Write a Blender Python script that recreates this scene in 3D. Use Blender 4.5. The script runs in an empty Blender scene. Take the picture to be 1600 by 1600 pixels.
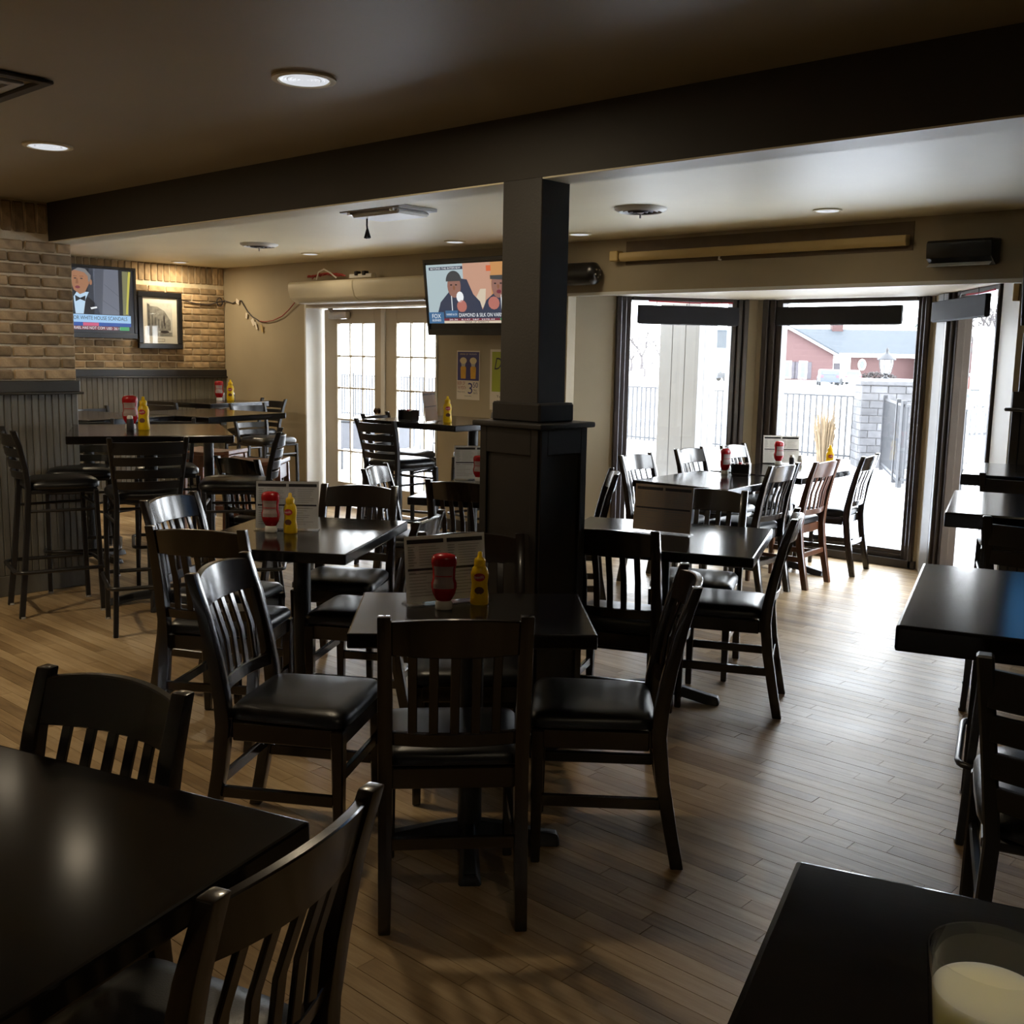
import bpy, bmesh, math, random
from mathutils import Vector, Matrix
R = math.radians
rnd = random.Random(7)
S = bpy.context.scene
COL = S.collection

# ------------------------------------------------------------------ camera
CAM_H = 1.55
cam_d = bpy.data.cameras.new('camera'); cam = bpy.data.objects.new('camera', cam_d); COL.objects.link(cam)
cam_d.sensor_width = 36; cam_d.lens = 36 * 1655.65 / 1600; cam_d.clip_start = .05; cam_d.clip_end = 800
pitch, roll, yaw = R(8.36), R(1.06), R(42.19)
fw = Vector((-math.sin(yaw), math.cos(yaw), 0)); rt = Vector((math.cos(yaw), math.sin(yaw), 0)); up = Vector((0, 0, 1))
f2 = fw * math.cos(pitch) - up * math.sin(pitch); u2 = up * math.cos(pitch) + fw * math.sin(pitch)
r3 = rt * math.cos(roll) + u2 * math.sin(roll); u3 = u2 * math.cos(roll) - rt * math.sin(roll)
cam.matrix_world = Matrix(((r3.x, u3.x, -f2.x, 0), (r3.y, u3.y, -f2.y, 0), (r3.z, u3.z, -f2.z, CAM_H), (0, 0, 0, 1)))
S.camera = cam

# ------------------------------------------------------------------ light and exposure
SKY = 15.0
LAMP = 10.0
S.cycles.diffuse_bounces = 8; S.cycles.max_bounces = 14; S.cycles.transparent_max_bounces = 24
S.view_settings.view_transform = 'Standard'; S.view_settings.look = 'None'
S.view_settings.exposure = 0.0; S.view_settings.gamma = 1.0; S.view_settings.use_curve_mapping = False
wd = bpy.data.worlds.new('overcast_sky'); S.world = wd; wd.use_nodes = True
nt = wd.node_tree; bg = nt.nodes['Background']
tc = nt.nodes.new('ShaderNodeTexCoord'); sx = nt.nodes.new('ShaderNodeSeparateXYZ'); cr = nt.nodes.new('ShaderNodeValToRGB')
nt.links.new(tc.outputs['Generated'], sx.inputs[0]); nt.links.new(sx.outputs['Z'], cr.inputs[0]); nt.links.new(cr.outputs[0], bg.inputs[0])
cr.color_ramp.elements[0].position = 0; cr.color_ramp.elements[0].color = (.92, .965, 1, 1)
cr.color_ramp.elements[1].position = 1; cr.color_ramp.elements[1].color = (.80, .89, 1, 1)
bg.inputs[1].default_value = SKY

# ------------------------------------------------------------------ materials
def new_mat(name):
    m = bpy.data.materials.new(name); m.use_nodes = True
    return m, m.node_tree, m.node_tree.nodes['Principled BSDF']
def M(name, col, rough=.5, var=0., scale=8., bump=0., bscale=80., metal=0., spec=.5, coat=0., objrand=0., stretch=None):
    m, t, p = new_mat(name); N, L = t.nodes, t.links
    p.inputs['Roughness'].default_value = rough; p.inputs['Metallic'].default_value = metal
    p.inputs['Specular IOR Level'].default_value = spec; p.inputs['Coat Weight'].default_value = coat
    p.inputs['Coat Roughness'].default_value = .12
    co = N.new('ShaderNodeTexCoord'); mp = N.new('ShaderNodeMapping'); L.new(co.outputs['Object'], mp.inputs[0])
    if stretch: mp.inputs['Scale'].default_value = stretch
    n = N.new('ShaderNodeTexNoise'); n.inputs['Scale'].default_value = scale; n.inputs['Detail'].default_value = 6
    L.new(mp.outputs[0], n.inputs[0])
    r = N.new('ShaderNodeValToRGB'); v = max(var, .02)
    r.color_ramp.elements[0].position = .3; r.color_ramp.elements[1].position = .7
    r.color_ramp.elements[0].color = tuple(c * (1 - v) for c in col) + (1,)
    r.color_ramp.elements[1].color = tuple(min(1, c * (1 + v)) for c in col) + (1,)
    L.new(n.outputs[0], r.inputs[0]); out = r.outputs[0]
    if objrand:
        oi = N.new('ShaderNodeObjectInfo'); mr = N.new('ShaderNodeMapRange')
        mr.inputs['To Min'].default_value = 1 - objrand; mr.inputs['To Max'].default_value = 1 + objrand * .8
        L.new(oi.outputs['Random'], mr.inputs[0])
        mx = N.new('ShaderNodeMix'); mx.data_type = 'RGBA'; mx.blend_type = 'MULTIPLY'; mx.inputs[0].default_value = 1
        L.new(out, mx.inputs[6]); L.new(mr.outputs[0], mx.inputs[7]); out = mx.outputs[2]
    L.new(out, p.inputs['Base Color'])
    if bump:
        n2 = N.new('ShaderNodeTexNoise'); n2.inputs['Scale'].default_value = bscale; n2.inputs['Detail'].default_value = 4
        L.new(mp.outputs[0], n2.inputs[0]); b = N.new('ShaderNodeBump'); b.inputs['Strength'].default_value = bump
        b.inputs['Distance'].default_value = .004
        L.new(n2.outputs[0], b.inputs['Height']); L.new(b.outputs[0], p.inputs['Normal'])
    return m
def emit(name, col, st=1.):
    m, t, p = new_mat(name)
    p.inputs['Base Color'].default_value = (0.01, 0.01, 0.01, 1); p.inputs['Roughness'].default_value = .3
    p.inputs['Emission Color'].default_value = tuple(col) + (1,); p.inputs['Emission Strength'].default_value = st
    return m
def pane_mat(name, tint=(1, 1, 1), refl=1.0):
    m = bpy.data.materials.new(name); m.use_nodes = True; t = m.node_tree; t.nodes.clear(); N, L = t.nodes, t.links
    o = N.new('ShaderNodeOutputMaterial'); mx = N.new('ShaderNodeMixShader'); tr = N.new('ShaderNodeBsdfTransparent')
    gl = N.new('ShaderNodeBsdfGlossy'); fr = N.new('ShaderNodeLayerWeight'); fr.inputs[0].default_value = .5; pw = N.new('ShaderNodeMath'); pw.operation = 'POWER'; pw.inputs[1].default_value = 5; sc_ = N.new('ShaderNodeMath'); sc_.operation = 'MULTIPLY_ADD'; sc_.inputs[1].default_value = .96; sc_.inputs[2].default_value = .03; L.new(fr.outputs['Facing'], pw.inputs[0]); L.new(pw.outputs[0], sc_.inputs[0])
    tr.inputs[0].default_value = tuple(tint) + (1,); gl.inputs['Roughness'].default_value = .02
    mu = N.new('ShaderNodeMath'); mu.operation = 'MULTIPLY'; mu.inputs[1].default_value = refl
    L.new(sc_.outputs[0], mu.inputs[0]); L.new(mu.outputs[0], mx.inputs[0])
    L.new(tr.outputs[0], mx.inputs[1]); L.new(gl.outputs[0], mx.inputs[2]); L.new(mx.outputs[0], o.inputs[0])
    return m
def floor_mat():
    m, t, p = new_mat('worn_oak_boards'); N, L = t.nodes, t.links
    at = N.new('ShaderNodeAttribute'); at.attribute_name = 'tone'
    geo = N.new('ShaderNodeNewGeometry'); mp = N.new('ShaderNodeMapping'); mp.inputs['Scale'].default_value = (1.2, 14, 1)
    L.new(geo.outputs['Position'], mp.inputs[0])
    n = N.new('ShaderNodeTexNoise'); n.inputs['Scale'].default_value = 3; n.inputs['Detail'].default_value = 9; n.inputs['Roughness'].default_value = .65
    L.new(mp.outputs[0], n.inputs[0])
    n2 = N.new('ShaderNodeTexNoise'); n2.inputs['Scale'].default_value = 1.6; n2.inputs['Detail'].default_value = 7; L.new(geo.outputs['Position'], n2.inputs[0])
    a = N.new('ShaderNodeMath'); a.operation = 'MULTIPLY_ADD'; a.inputs[1].default_value = .26; L.new(at.outputs['Fac'], a.inputs[0])
    b = N.new('ShaderNodeMath'); b.operation = 'MULTIPLY_ADD'; b.inputs[1].default_value = .55; L.new(n.outputs[0], b.inputs[0])
    c = N.new('ShaderNodeMath'); c.operation = 'MULTIPLY_ADD'; c.inputs[1].default_value = .7; c.inputs[2].default_value = -.24; L.new(n2.outputs[0], c.inputs[0])
    L.new(c.outputs[0], b.inputs[2]); L.new(b.outputs[0], a.inputs[2])
    r = N.new('ShaderNodeValToRGB'); e = r.color_ramp.elements
    e[0].position = .2; e[0].color = (.115, .066, .028, 1); e[1].position = .85; e[1].color = (.60, .45, .26, 1)
    x = e.new(.5); x.color = (.35, .235, .115, 1)
    L.new(a.outputs[0], r.inputs[0]); L.new(r.outputs[0], p.inputs['Base Color'])
    rr = N.new('ShaderNodeMapRange'); rr.inputs['To Min'].default_value = .3; rr.inputs['To Max'].default_value = .52
    L.new(n2.outputs[0], rr.inputs[0]); L.new(rr.outputs[0], p.inputs['Roughness'])
    bm_ = N.new('ShaderNodeBump'); bm_.inputs['Strength'].default_value = .35; bm_.inputs['Distance'].default_value = .002
    L.new(n.outputs[0], bm_.inputs['Height']); L.new(bm_.outputs[0], p.inputs['Normal'])
    return m

WOOD = M('espresso_stained_wood', (.008, .004, .0026), .24, .3, 5, .05, 40, coat=.6, stretch=(6, 6, 1))
WOODR = M('window_lit_red_brown_wood', (.085, .03, .012), .3, .3, 5, .1, 40, coat=.2, stretch=(6, 6, 1))  # chair wood with the window light put into its colour
CHERRY = M('cherry_stained_wood', (.20, .085, .045), .38, .25, 6, .1, 40, stretch=(6, 6, 1))
VINYL = M('black_vinyl', (.006, .006, .007), .31, .1, 30, .12, 350)
TOP = M('black_brown_table_varnish', (.006, .0048, .0044), .14, .25, 3, .004, 30, spec=.35, stretch=(1, 12, 1))
IRON = M('black_cast_iron', (.01, .01, .011), .42, .1, 20, .15, 200)
METAL = M('black_powder_coated_steel', (.014, .013, .013), .3, .1, 20, .05, 200)
PLASTER = M('taupe_wall_paint', (.36, .30, .20), .62, .06, 2, .12, 120)
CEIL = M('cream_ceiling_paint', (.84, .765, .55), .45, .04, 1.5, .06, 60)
CEILN = M('shaded_cream_ceiling', (.40, .35, .25), .45, .05, 1.5, .06, 60)  # near room's shade put into a darker copy of the cream
BEAM = M('taupe_brown_beam_paint', (.032, .027, .021), .6, .06, 3, .1, 100)
COLM = M('charcoal_column_paint', (.036, .032, .029), .5, .08, 5, .15, 120)
DARKW = M('black_wainscot_paint', (.014, .012, .011), .42, .15, 6, .1, 60)
BOARD = M('grey_olive_beadboard_paint', (.13, .122, .098), .5, .18, 7, .15, 60, objrand=.1, stretch=(3, 3, .6))
RAILM = M('dark_olive_rail_paint', (.038, .032, .02), .45, .15, 5, .1, 60)
BRICK = M('tan_tumbled_brick', (.35, .245, .135), .85, .35, 14, .6, 90, objrand=.42)
MORTAR = M('sandy_mortar', (.68, .57, .39), .9, .12, 20, .5, 150)
FRAME = M('dark_brown_window_frame', (.03, .021, .018), .35, .12, 6, .05, 60)
CASING = M('weathered_grey_brown_casing', (.17, .15, .13), .45, .1, 6, .05, 60)
WHITE = M('white_trim_paint', (.72, .71, .67), .4, .03, 4)
DOORP = M('beige_door_paint', (.50, .44, .34), .42, .04, 4)
ACW = M('cream_plastic_housing', (.74, .68, .53), .38, .04, 4)
BLACKP = M('black_plastic', (.008, .008, .009), .28, .1, 20)
BLIND = M('black_vinyl_blind', (.012, .011, .012), .7, .1, 10, spec=.25)
CHROME = M('satin_metal', (.6, .58, .55), .3, .05, 10, metal=1.)
GREYP = M('grey_plastic', (.42, .41, .4), .45, .05, 10)
RED = M('ketchup_red_plastic', (.36, .008, .012), .25, .1, 10)
YEL = M('mustard_yellow_plastic', (.72, .50, .01), .3, .06, 10)
WCAP = M('white_plastic_cap', (.7, .68, .64), .4, .03, 10)
LABELW = M('pale_label_paper', (.34, .26, .25), .6, .05, 10)
LABELR = M('red_label_print', (.42, .03, .04), .5, .05, 10)
INKD = M('dark_ink', (.03, .025, .03), .6)
INKB = M('navy_blue_ink', (.03, .025, .17), .5, .05)
INKR = M('brick_red_ink', (.32, .05, .035), .5, .05)
PAPER = M('white_poster_paper', (.68, .62, .53), .6, .04, 5)
MENU = M('grey_menu_paper', (.55, .52, .47), .5, .05, 5)
GREENP = M('lime_green_ink', (.33, .38, .02), .5, .05)
BEERC = M('beer_amber_ink', (.62, .33, .02), .4, .1, 20)
FOAM = M('beer_foam_ink', (.7, .6, .36), .5, .05)
TAN = M('yellowed_screen_housing', (.52, .38, .16), .5, .06, 4)
GREY1 = M('grey_photo_print', (.22, .22, .2), .6, .4, 25)
GREY2 = M('dark_grey_photo_print', (.10, .10, .095), .6, .4, 35)
MATB = M('cream_mat_board', (.66, .63, .54), .6, .03)
SNOW = M('snow', (.84, .86, .9), .8, .05, .4, .4, 3)
SIDING = M('grey_white_siding', (.15, .147, .14), .6, .04, 5)
STONE = M('grey_wall_stone', (.075, .073, .075), .85, .25, 10, .5, 60, objrand=.25)
FENCEM = M('black_iron_fence', (.012, .012, .014), .5)
HBRICK = M('red_house_brick', (.06, .03, .028), .9, .15, 30, .2, 60)
SLATE = M('blue_grey_shingles', (.021, .027, .033), .8, .15, 3)
CARB = M('blue_grey_car_paint', (.03, .037, .05), .3)
CARO = M('orange_red_car_paint', (.09, .018, .008), .3)
CARK = M('black_truck_paint', (.012, .014, .017), .3)
CARW = M('silver_car_paint', (.5, .52, .54), .35)
TIRE = M('tyre_rubber', (.02, .02, .02), .8)
DGLASS = M('dark_car_glass', (.05, .06, .07), .1)
BARK = M('grey_bark', (.055, .047, .045), .9, .2, 20)
FIR = M('fir_needles', (.035, .05, .047), .9, .3, 10)
STRAW = M('dry_straw_grass', (.13, .088, .045), .8, .2, 10)
MILK = M('cream_coloured_milk', (.93, .89, .66), .35, .02)
def translucent(m, col, f):
    t = m.node_tree; N, L = t.nodes, t.links; p = N['Principled BSDF']; o = N['Material Output']
    tr = N.new('ShaderNodeBsdfTranslucent'); tr.inputs[0].default_value = tuple(col) + (1,); mx = N.new('ShaderNodeMixShader'); mx.inputs[0].default_value = f
    L.new(p.outputs[0], mx.inputs[1]); L.new(tr.outputs[0], mx.inputs[2]); L.new(mx.outputs[0], o.inputs[0]); return m
translucent(MENU, (.75, .72, .66), .5); translucent(YEL, (.9, .68, .03), .35); translucent(RED, (.5, .01, .012), .06)
MILK.node_tree.nodes['Principled BSDF'].inputs['Subsurface Weight'].default_value = 1.0
MILK.node_tree.nodes['Principled BSDF'].inputs['Subsurface Radius'].default_value = (1, .95, .8)
MILK.node_tree.nodes['Principled BSDF'].inputs['Subsurface Scale'].default_value = .03
FLOORM = floor_mat()
PANE = pane_mat('window_glass')
CLEAR = pane_mat('clear_glass', (.985, .99, .988), 1.5)
ACRYL = pane_mat('clear_acrylic', (.9, .9, .9), .8)

# ------------------------------------------------------------------ mesh helpers
def BM(): return bmesh.new()
def bx(bm, x0, x1, y0, y1, z0, z1, mt=None):
    vs = [bm.verts.new(v) for v in ((x0, y0, z0), (x1, y0, z0), (x1, y1, z0), (x0, y1, z0), (x0, y0, z1), (x1, y0, z1), (x1, y1, z1), (x0, y1, z1))]
    if mt is not None:
        for v in vs: v.co = mt @ v.co
    for f in ((3, 2, 1, 0), (4, 5, 6, 7), (0, 1, 5, 4), (1, 2, 6, 5), (2, 3, 7, 6), (3, 0, 4, 7)): bm.faces.new([vs[i] for i in f])
    return vs
def loft(bm, rings, cap=True):
    rs = [[bm.verts.new(p) for p in r] for r in rings]; n = len(rs[0])
    for a, b in zip(rs, rs[1:]):
        for i in range(n): bm.faces.new((a[i], a[(i + 1) % n], b[(i + 1) % n], b[i]))
    if cap: bm.faces.new(rs[0][::-1]); bm.faces.new(rs[-1])
    return rs
def lathe(bm, prof, n=20, sx=1., sy=1., cx=0., cy=0., cap=True):
    loft(bm, [[(cx + r * sx * math.cos(2 * math.pi * i / n), cy + r * sy * math.sin(2 * math.pi * i / n), z) for i in range(n)] for r, z in prof], cap)
def tube(bm, pts, r, n=8, closed=False):
    pts = [Vector(p) for p in pts]; rings = []; m = len(pts)
    for i, p in enumerate(pts):
        a = pts[i - 1] if (i > 0 or closed) else pts[i]; b = pts[(i + 1) % m] if (i < m - 1 or closed) else pts[i]
        t = (b - a).normalized(); h = Vector((0, 0, 1)) if abs(t.z) < .9 else Vector((1, 0, 0))
        s = t.cross(h).normalized(); q = s.cross(t); rr = r[i] if isinstance(r, (list, tuple)) else r
        rings.append([p + s * rr * math.cos(2 * math.pi * k / n) + q * rr * math.sin(2 * math.pi * k / n) for k in range(n)])
    if closed: rings.append(rings[0]); loft(bm, rings, False)
    else: loft(bm, rings)
def sweep(bm, pts, wx, wy):
    """square bar through points lying mostly along z; wx, wy half sizes (scalar or list)"""
    rings = []
    for i, p in enumerate(pts):
        a = wx[i] if isinstance(wx, (list, tuple)) else wx; b = wy[i] if isinstance(wy, (list, tuple)) else wy
        x, y, z = p; rings.append([(x - a, y - b, z), (x + a, y - b, z), (x + a, y + b, z), (x - a, y + b, z)])
    loft(bm, rings)
def poly(bm, pts): bm.faces.new([bm.verts.new(p) for p in pts])
def slab(bm, pts2, y0, y1):
    """prism of an x-z outline between depths y0 and y1"""
    a = [bm.verts.new((x, y0, z)) for x, z in pts2]; b = [bm.verts.new((x, y1, z)) for x, z in pts2]; n = len(a)
    bm.faces.new(a); bm.faces.new(b[::-1])
    for i in range(n): bm.faces.new((a[i], b[i], b[(i + 1) % n], a[(i + 1) % n]))
def ob(name, bm, mat, parent=None, bev=0., seg=1, smooth=False, kind=None, loc=None, label=None):
    bmesh.ops.remove_doubles(bm, verts=bm.verts, dist=1e-6)
    bmesh.ops.recalc_face_normals(bm, faces=bm.faces)
    if bev:
        es = [e for e in bm.edges if len(e.link_faces) == 2 and e.calc_face_angle(0) > .6]
        bmesh.ops.bevel(bm, geom=es, offset=bev, segments=seg, affect='EDGES', profile=.6, clamp_overlap=True)
    me = bpy.data.meshes.new(name); bm.to_mesh(me); bm.free()
    if smooth:
        for p in me.polygons: p.use_smooth = True
        try: me.set_sharp_from_angle(angle=R(26 if bev else 52))
        except Exception: pass
    me.materials.append(mat)
    o = bpy.data.objects.new(name, me); COL.objects.link(o)
    if parent: o.parent = parent
    if kind: o['kind'] = kind
    if loc: o.location = loc
    if label: o['label'] = label
    return o
def box(name, x0, x1, y0, y1, z0, z1, mat, parent=None, bev=0., kind=None, label=None, seg=1):
    b = BM(); bx(b, x0, x1, y0, y1, z0, z1); return ob(name, b, mat, parent, bev, seg, bev > 0, kind, label=label)
def thing(name, label, cat, loc=(0, 0, 0), rot=0., group=None):
    o = bpy.data.objects.new(name, None); COL.objects.link(o); o.empty_display_size = .1
    o.location = loc; o.rotation_euler = (0, 0, R(rot)); o['label'] = label; o['category'] = cat
    if group: o['group'] = group
    return o
def tag(o, label, cat, group=None):
    o['label'] = label; o['category'] = cat
    if group: o['group'] = group
    return o
def setting(name, loc=(0, 0, 0), rot=0.):
    o = bpy.data.objects.new(name, None); COL.objects.link(o); o.location = loc; o.rotation_euler = (0, 0, R(rot)); o['kind'] = 'structure'; return o
KIDS = {}
def dup(root, loc, rot, label, group=None, name=None):
    ch = KIDS.setdefault(root.name, [(c, [g for g in bpy.data.objects if g.parent == c]) for c in bpy.data.objects if c.parent == root])
    r = root.copy(); COL.objects.link(r); r.location = loc; r.rotation_euler = (0, 0, R(rot)); r['label'] = label
    if group: r['group'] = group
    for c, gs in ch:
        d = c.copy(); COL.objects.link(d); d.parent = r
        for g in gs:
            e = g.copy(); COL.objects.link(e); e.parent = d
    return r
def txt(name, body, w, h, mat, parent, loc, rot=(90, 0, 0), align='LEFT', shear=0.):
    """flat lettering fitted into w x h (w None keeps the proportion)"""
    cu = bpy.data.curves.new(name, 'FONT'); cu.body = body; cu.size = 1; cu.shear = shear; cu.resolution_u = 3
    t = bpy.data.objects.new(name, cu); COL.objects.link(t)
    dg = bpy.context.evaluated_depsgraph_get(); me = bpy.data.meshes.new_from_object(t.evaluated_get(dg))
    bpy.data.objects.remove(t); bpy.data.curves.remove(cu)
    xs = [v.co.x for v in me.vertices]; ys = [v.co.y for v in me.vertices]
    x0, x1, y0, y1 = min(xs), max(xs), min(ys), max(ys)
    sy = h / (y1 - y0); sx_ = sy if w is None else w / (x1 - x0)
    off = {'LEFT': x0, 'CENTER': (x0 + x1) / 2, 'RIGHT': x1}[align]
    for v in me.vertices: v.co = ((v.co.x - off) * sx_, (v.co.y - y0) * sy, 0)
    me.materials.clear(); me.materials.append(mat); me.name = name
    o = bpy.data.objects.new(name, me); COL.objects.link(o); o.parent = parent; o.location = loc; o.rotation_euler = [R(a) for a in rot]
    return o
def flat(name, pts, y, mat, parent, th=.0006):
    """flat printed shape on a wall-facing panel: x-z outline, front towards -y"""
    b = BM(); slab(b, pts, y, y + th); return ob(name, b, mat, parent)
def rect(x0, x1, z0, z1): return [(x0, z0), (x1, z0), (x1, z1), (x0, z1)]
def oval(cx, cz, rx, rz, n=20, a0=0, a1=360):
    return [(cx + rx * math.cos(R(a0 + (a1 - a0) * i / n)), cz + rz * math.sin(R(a0 + (a1 - a0) * i / n))) for i in range(n if a1 - a0 == 360 else n + 1)]

CH = 2.44                        # ceiling height
YB = 6.6                         # back wall
X1, X0 = -6.72, -10.3            # near and far left walls
# ------------------------------------------------------------------ floor: boards along x
def plank_bm(bm, lay, x0, x1, y0, y1, z, tone):
    g = .0009; n0 = len(bm.faces)
    vs = [bm.verts.new(v) for v in ((x0 + g, y0 + g, z), (x1 - g, y0 + g, z), (x1 - g, y1 - g, z), (x0 + g, y1 - g, z),
                                    (x0 + g, y0 + g, -.014), (x1 - g, y0 + g, -.014), (x1 - g, y1 - g, -.014), (x0 + g, y1 - g, -.014))]
    for f in ((0, 1, 2, 3), (0, 4, 5, 1), (1, 5, 6, 2), (2, 6, 7, 3), (3, 7, 4, 0)):
        q = bm.faces.new([vs[i] for i in f]); q[lay] = tone
flo = box('floor', -10.5, 3.2, -3.2, 8.1, -.09, -.012, FLOORM, kind='structure')
PW = .0635; planks = []
y = -1.0
while y < 8.0:
    x = -10.4 + rnd.uniform(-.9, 0)
    xe = 1.2
    while x < xe:
        ln = rnd.choice((.45, .6, .75, .9, 1.1, 1.3)) + rnd.uniform(-.08, .08)
        planks.append((max(x, -10.4), min(x + ln, xe), y, y + PW, -rnd.uniform(0, .0007), rnd.random())); x += ln
    y += PW
def in_view(x, y):
    d = Vector((x, y, -CAM_H)); zc = d.dot(f2)
    if zc < .3: return False
    return abs(d.dot(r3) / zc * 1655) < 840 and abs(d.dot(u3) / zc * 1655) < 830
def plank_key(p):
    cx, cy = (p[0] + p[1]) / 2, (p[2] + p[3]) / 2
    return cx * cx + cy * cy + (0 if (in_view(cx, cy) or in_view(p[0], cy) or in_view(p[1], cy)) else 1000)
planks.sort(key=plank_key)
for p in planks[:296]:
    b = BM(); lay = b.faces.layers.float.new('tone'); plank_bm(b, lay, *p)
    me = bpy.data.meshes.new('floor_board'); b.to_mesh(me); b.free(); me.materials.append(FLOORM)
    o = bpy.data.objects.new('floor_board', me); COL.objects.link(o); o.parent = flo
b = BM(); lay = b.faces.layers.float.new('tone')
for p in planks[296:]: plank_bm(b, lay, *p)
me = bpy.data.meshes.new('far_floor_boards'); b.to_mesh(me); b.free(); me.materials.append(FLOORM)
o = bpy.data.objects.new('far_floor_boards', me); COL.objects.link(o); o.parent = flo; o['kind'] = 'stuff'

# ------------------------------------------------------------------ room shell
BEAM_Y0, BEAM_Y1, BEAM_Z = 3.06, 3.21, 2.2
cl = setting('ceiling')
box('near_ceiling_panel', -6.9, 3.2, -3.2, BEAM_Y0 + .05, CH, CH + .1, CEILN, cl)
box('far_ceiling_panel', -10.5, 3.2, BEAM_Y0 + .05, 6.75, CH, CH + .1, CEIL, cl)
box('bay_soffit', -5.7, -1.8, 6.7, 8.2, 2.045, 2.6, PLASTER, cl)
box('beam', X1, 3.1, BEAM_Y0, BEAM_Y1, BEAM_Z + .006, CH, BEAM, kind='structure')
box('lit_beam_soffit', X1, 3.1, BEAM_Y0, BEAM_Y1, BEAM_Z, BEAM_Z + .006, CEIL, cl)  # light on the beam's underside put into the ceiling cream
box('wall_right', 3.1, 3.25, -3.2, 6.75, 0, CH, PLASTER, kind='structure')
box('wall_front', -6.9, 3.2, -3.3, -3.15, 0, CH, PLASTER, kind='structure')
# back wall with door opening and bay opening
bk = setting('wall_back')
DX0, DX1, DZ = -8.83, -6.92, 2.05
BX0, BX1, BZ = -5.425, -2.04, 2.045
box('left_panel', -10.4, DX0, YB, 6.84, 0, CH, PLASTER, bk)
box('door_header', DX0, DX1, YB, 6.84, DZ, CH, PLASTER, bk)
box('middle_panel', DX1, BX0, YB, 6.84, 0, CH, PLASTER, bk)
box('bay_header', BX0, BX1, YB, 6.74, BZ, CH, PLASTER, bk)
box('right_panel', BX1, 3.1, YB, 6.74, 0, CH, PLASTER, bk)
tr = box('trim_1', BX0, BX1 + .05, YB - .012, YB + .02, BZ - .02, BZ + .006, WHITE, kind='structure', bev=.003)
# left walls
lw = setting('wall_left'); box('wall_core', -6.95, X1, -3.2, 3.2, 0, CH, MORTAR, lw)
fl = setting('wall_far_left'); box('wall_core', -10.5, X0, 3.0, 6.75, 0, CH, MORTAR, fl)
box('wall_far_front', -10.4, -6.9, 2.95, 3.1, 0, CH, PLASTER, kind='structure')
def brick_mesh(ly, lz, k):
    b = BM(); vs = bx(b, 0, .014, -ly / 2, ly / 2, -lz / 2, lz / 2)
    bmesh.ops.bevel(b, geom=[e for e in b.edges], offset=.006, segments=1, affect='EDGES')
    q = random.Random(k)
    for v in b.verts: v.co += Vector((q.uniform(-.002, .0025), q.uniform(-.003, .003), q.uniform(-.0025, .0025)))
    me = bpy.data.meshes.new('brick'); b.to_mesh(me); b.free(); me.materials.append(BRICK); return me
BR = [brick_mesh(.188, .058, k) for k in range(5)]; BH = [brick_mesh(.088, .058, 10 + k) for k in range(3)]; BS = [brick_mesh(.06, .178, 20 + k) for k in range(4)]
def put_brick(ms, par, x, y, z):
    o = bpy.data.objects.new('brick', rnd.choice(ms)); COL.objects.link(o); o.parent = par; o.location = (x, y, z)
def brick_wall(par, x, y0, y1, z0, z1, sol_z0, skip=None):
    z = z0; r = 0
    while z + .06 < z1:
        yy = y1
        if r % 2: put_brick(BH, par, x, yy - .05, z + .036); yy -= .1
        while yy - .2 > y0 - .1:
            put_brick(BR, par, x, yy - .1, z + .036); yy -= .2
        z += .0715; r += 1
    yy = y1
    while yy - .072 > y0:
        put_brick(BS, par, x, yy - .036, (sol_z0 + CH) / 2); yy -= .072
brick_wall(lw, X1, 1.7, 3.2, 1.345, 2.21, 2.235)
brick_wall(fl, X0, 4.4, 6.6, 1.355, 2.24, 2.25)
def wainscot(par, x, y0, y1, zt, w, mat, railm):
    yy = y1
    while yy > y0:
        b = BM(); bx(b, x, x + .016, yy - w + .0015, yy - .0015, .13, zt - .05)
        ob('beadboard', b, mat, par, bev=.004); yy -= w
    b = BM(); bx(b, x, x + .03, y0, y1 + .012, zt - .06, zt + .012); bx(b, x, x + .05, y0, y1 + .03, zt - .075, zt - .06)
    ob('chair_rail', b, railm, par, bev=.004)
wainscot(lw, X1, 1.6, 3.2, 1.333, .0425, BOARD, RAILM)
wainscot(fl, X0, 4.3, 6.6, 1.333, .055, BOARD, DARKW)
box('baseboard_left', X1, X1 + .022, -3, 3.21, 0, .13, BOARD, kind='structure', bev=.004)
box('baseboard_far_left', X0, X0 + .022, 3.1, 6.6, 0, .13, BOARD, kind='structure', bev=.004)
box('baseboard_back', X0 + .03, DX0 - .02, YB - .018, YB, 0, .1, DARKW, kind='structure', bev=.003)
box('baseboard_middle', DX1 + .02, BX0, YB - .018, YB, 0, .1, DARKW, kind='structure', bev=.003)
# column with panelled base
co = setting('column', (-2.75, 3.135, 0))
box('shaft', -.1, .1, -.077, .085, 1.2, BEAM_Z + .01, COLM, co, bev=.004)
box('base_box', -.135, .165, -.137, .137, .1, 1.285, DARKW, co, bev=.004)
box('plinth', -.15, .18, -.152, .152, 0, .1, DARKW, co, bev=.006)
b = BM(); bx(b, -.122, .13, -.1, .108, 1.3, 1.375); ob('collar', b, DARKW, co, bev=.008, smooth=True)
b = BM(); bx(b, -.165, .195, -.165, .165, 1.28, 1.302); ob('cap_moulding', b, DARKW, co, bev=.009, seg=3, smooth=True)
for x0, x1, z0, z1 in ((-.135, -.10, .1, 1.28), (.13, .165, .1, 1.28), (-.10, .13, 1.18, 1.28), (-.10, .13, .1, .2)):
    box('panel_stile', x0, x1, -.147, -.137, z0, z1, DARKW, co, bev=.002)
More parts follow.
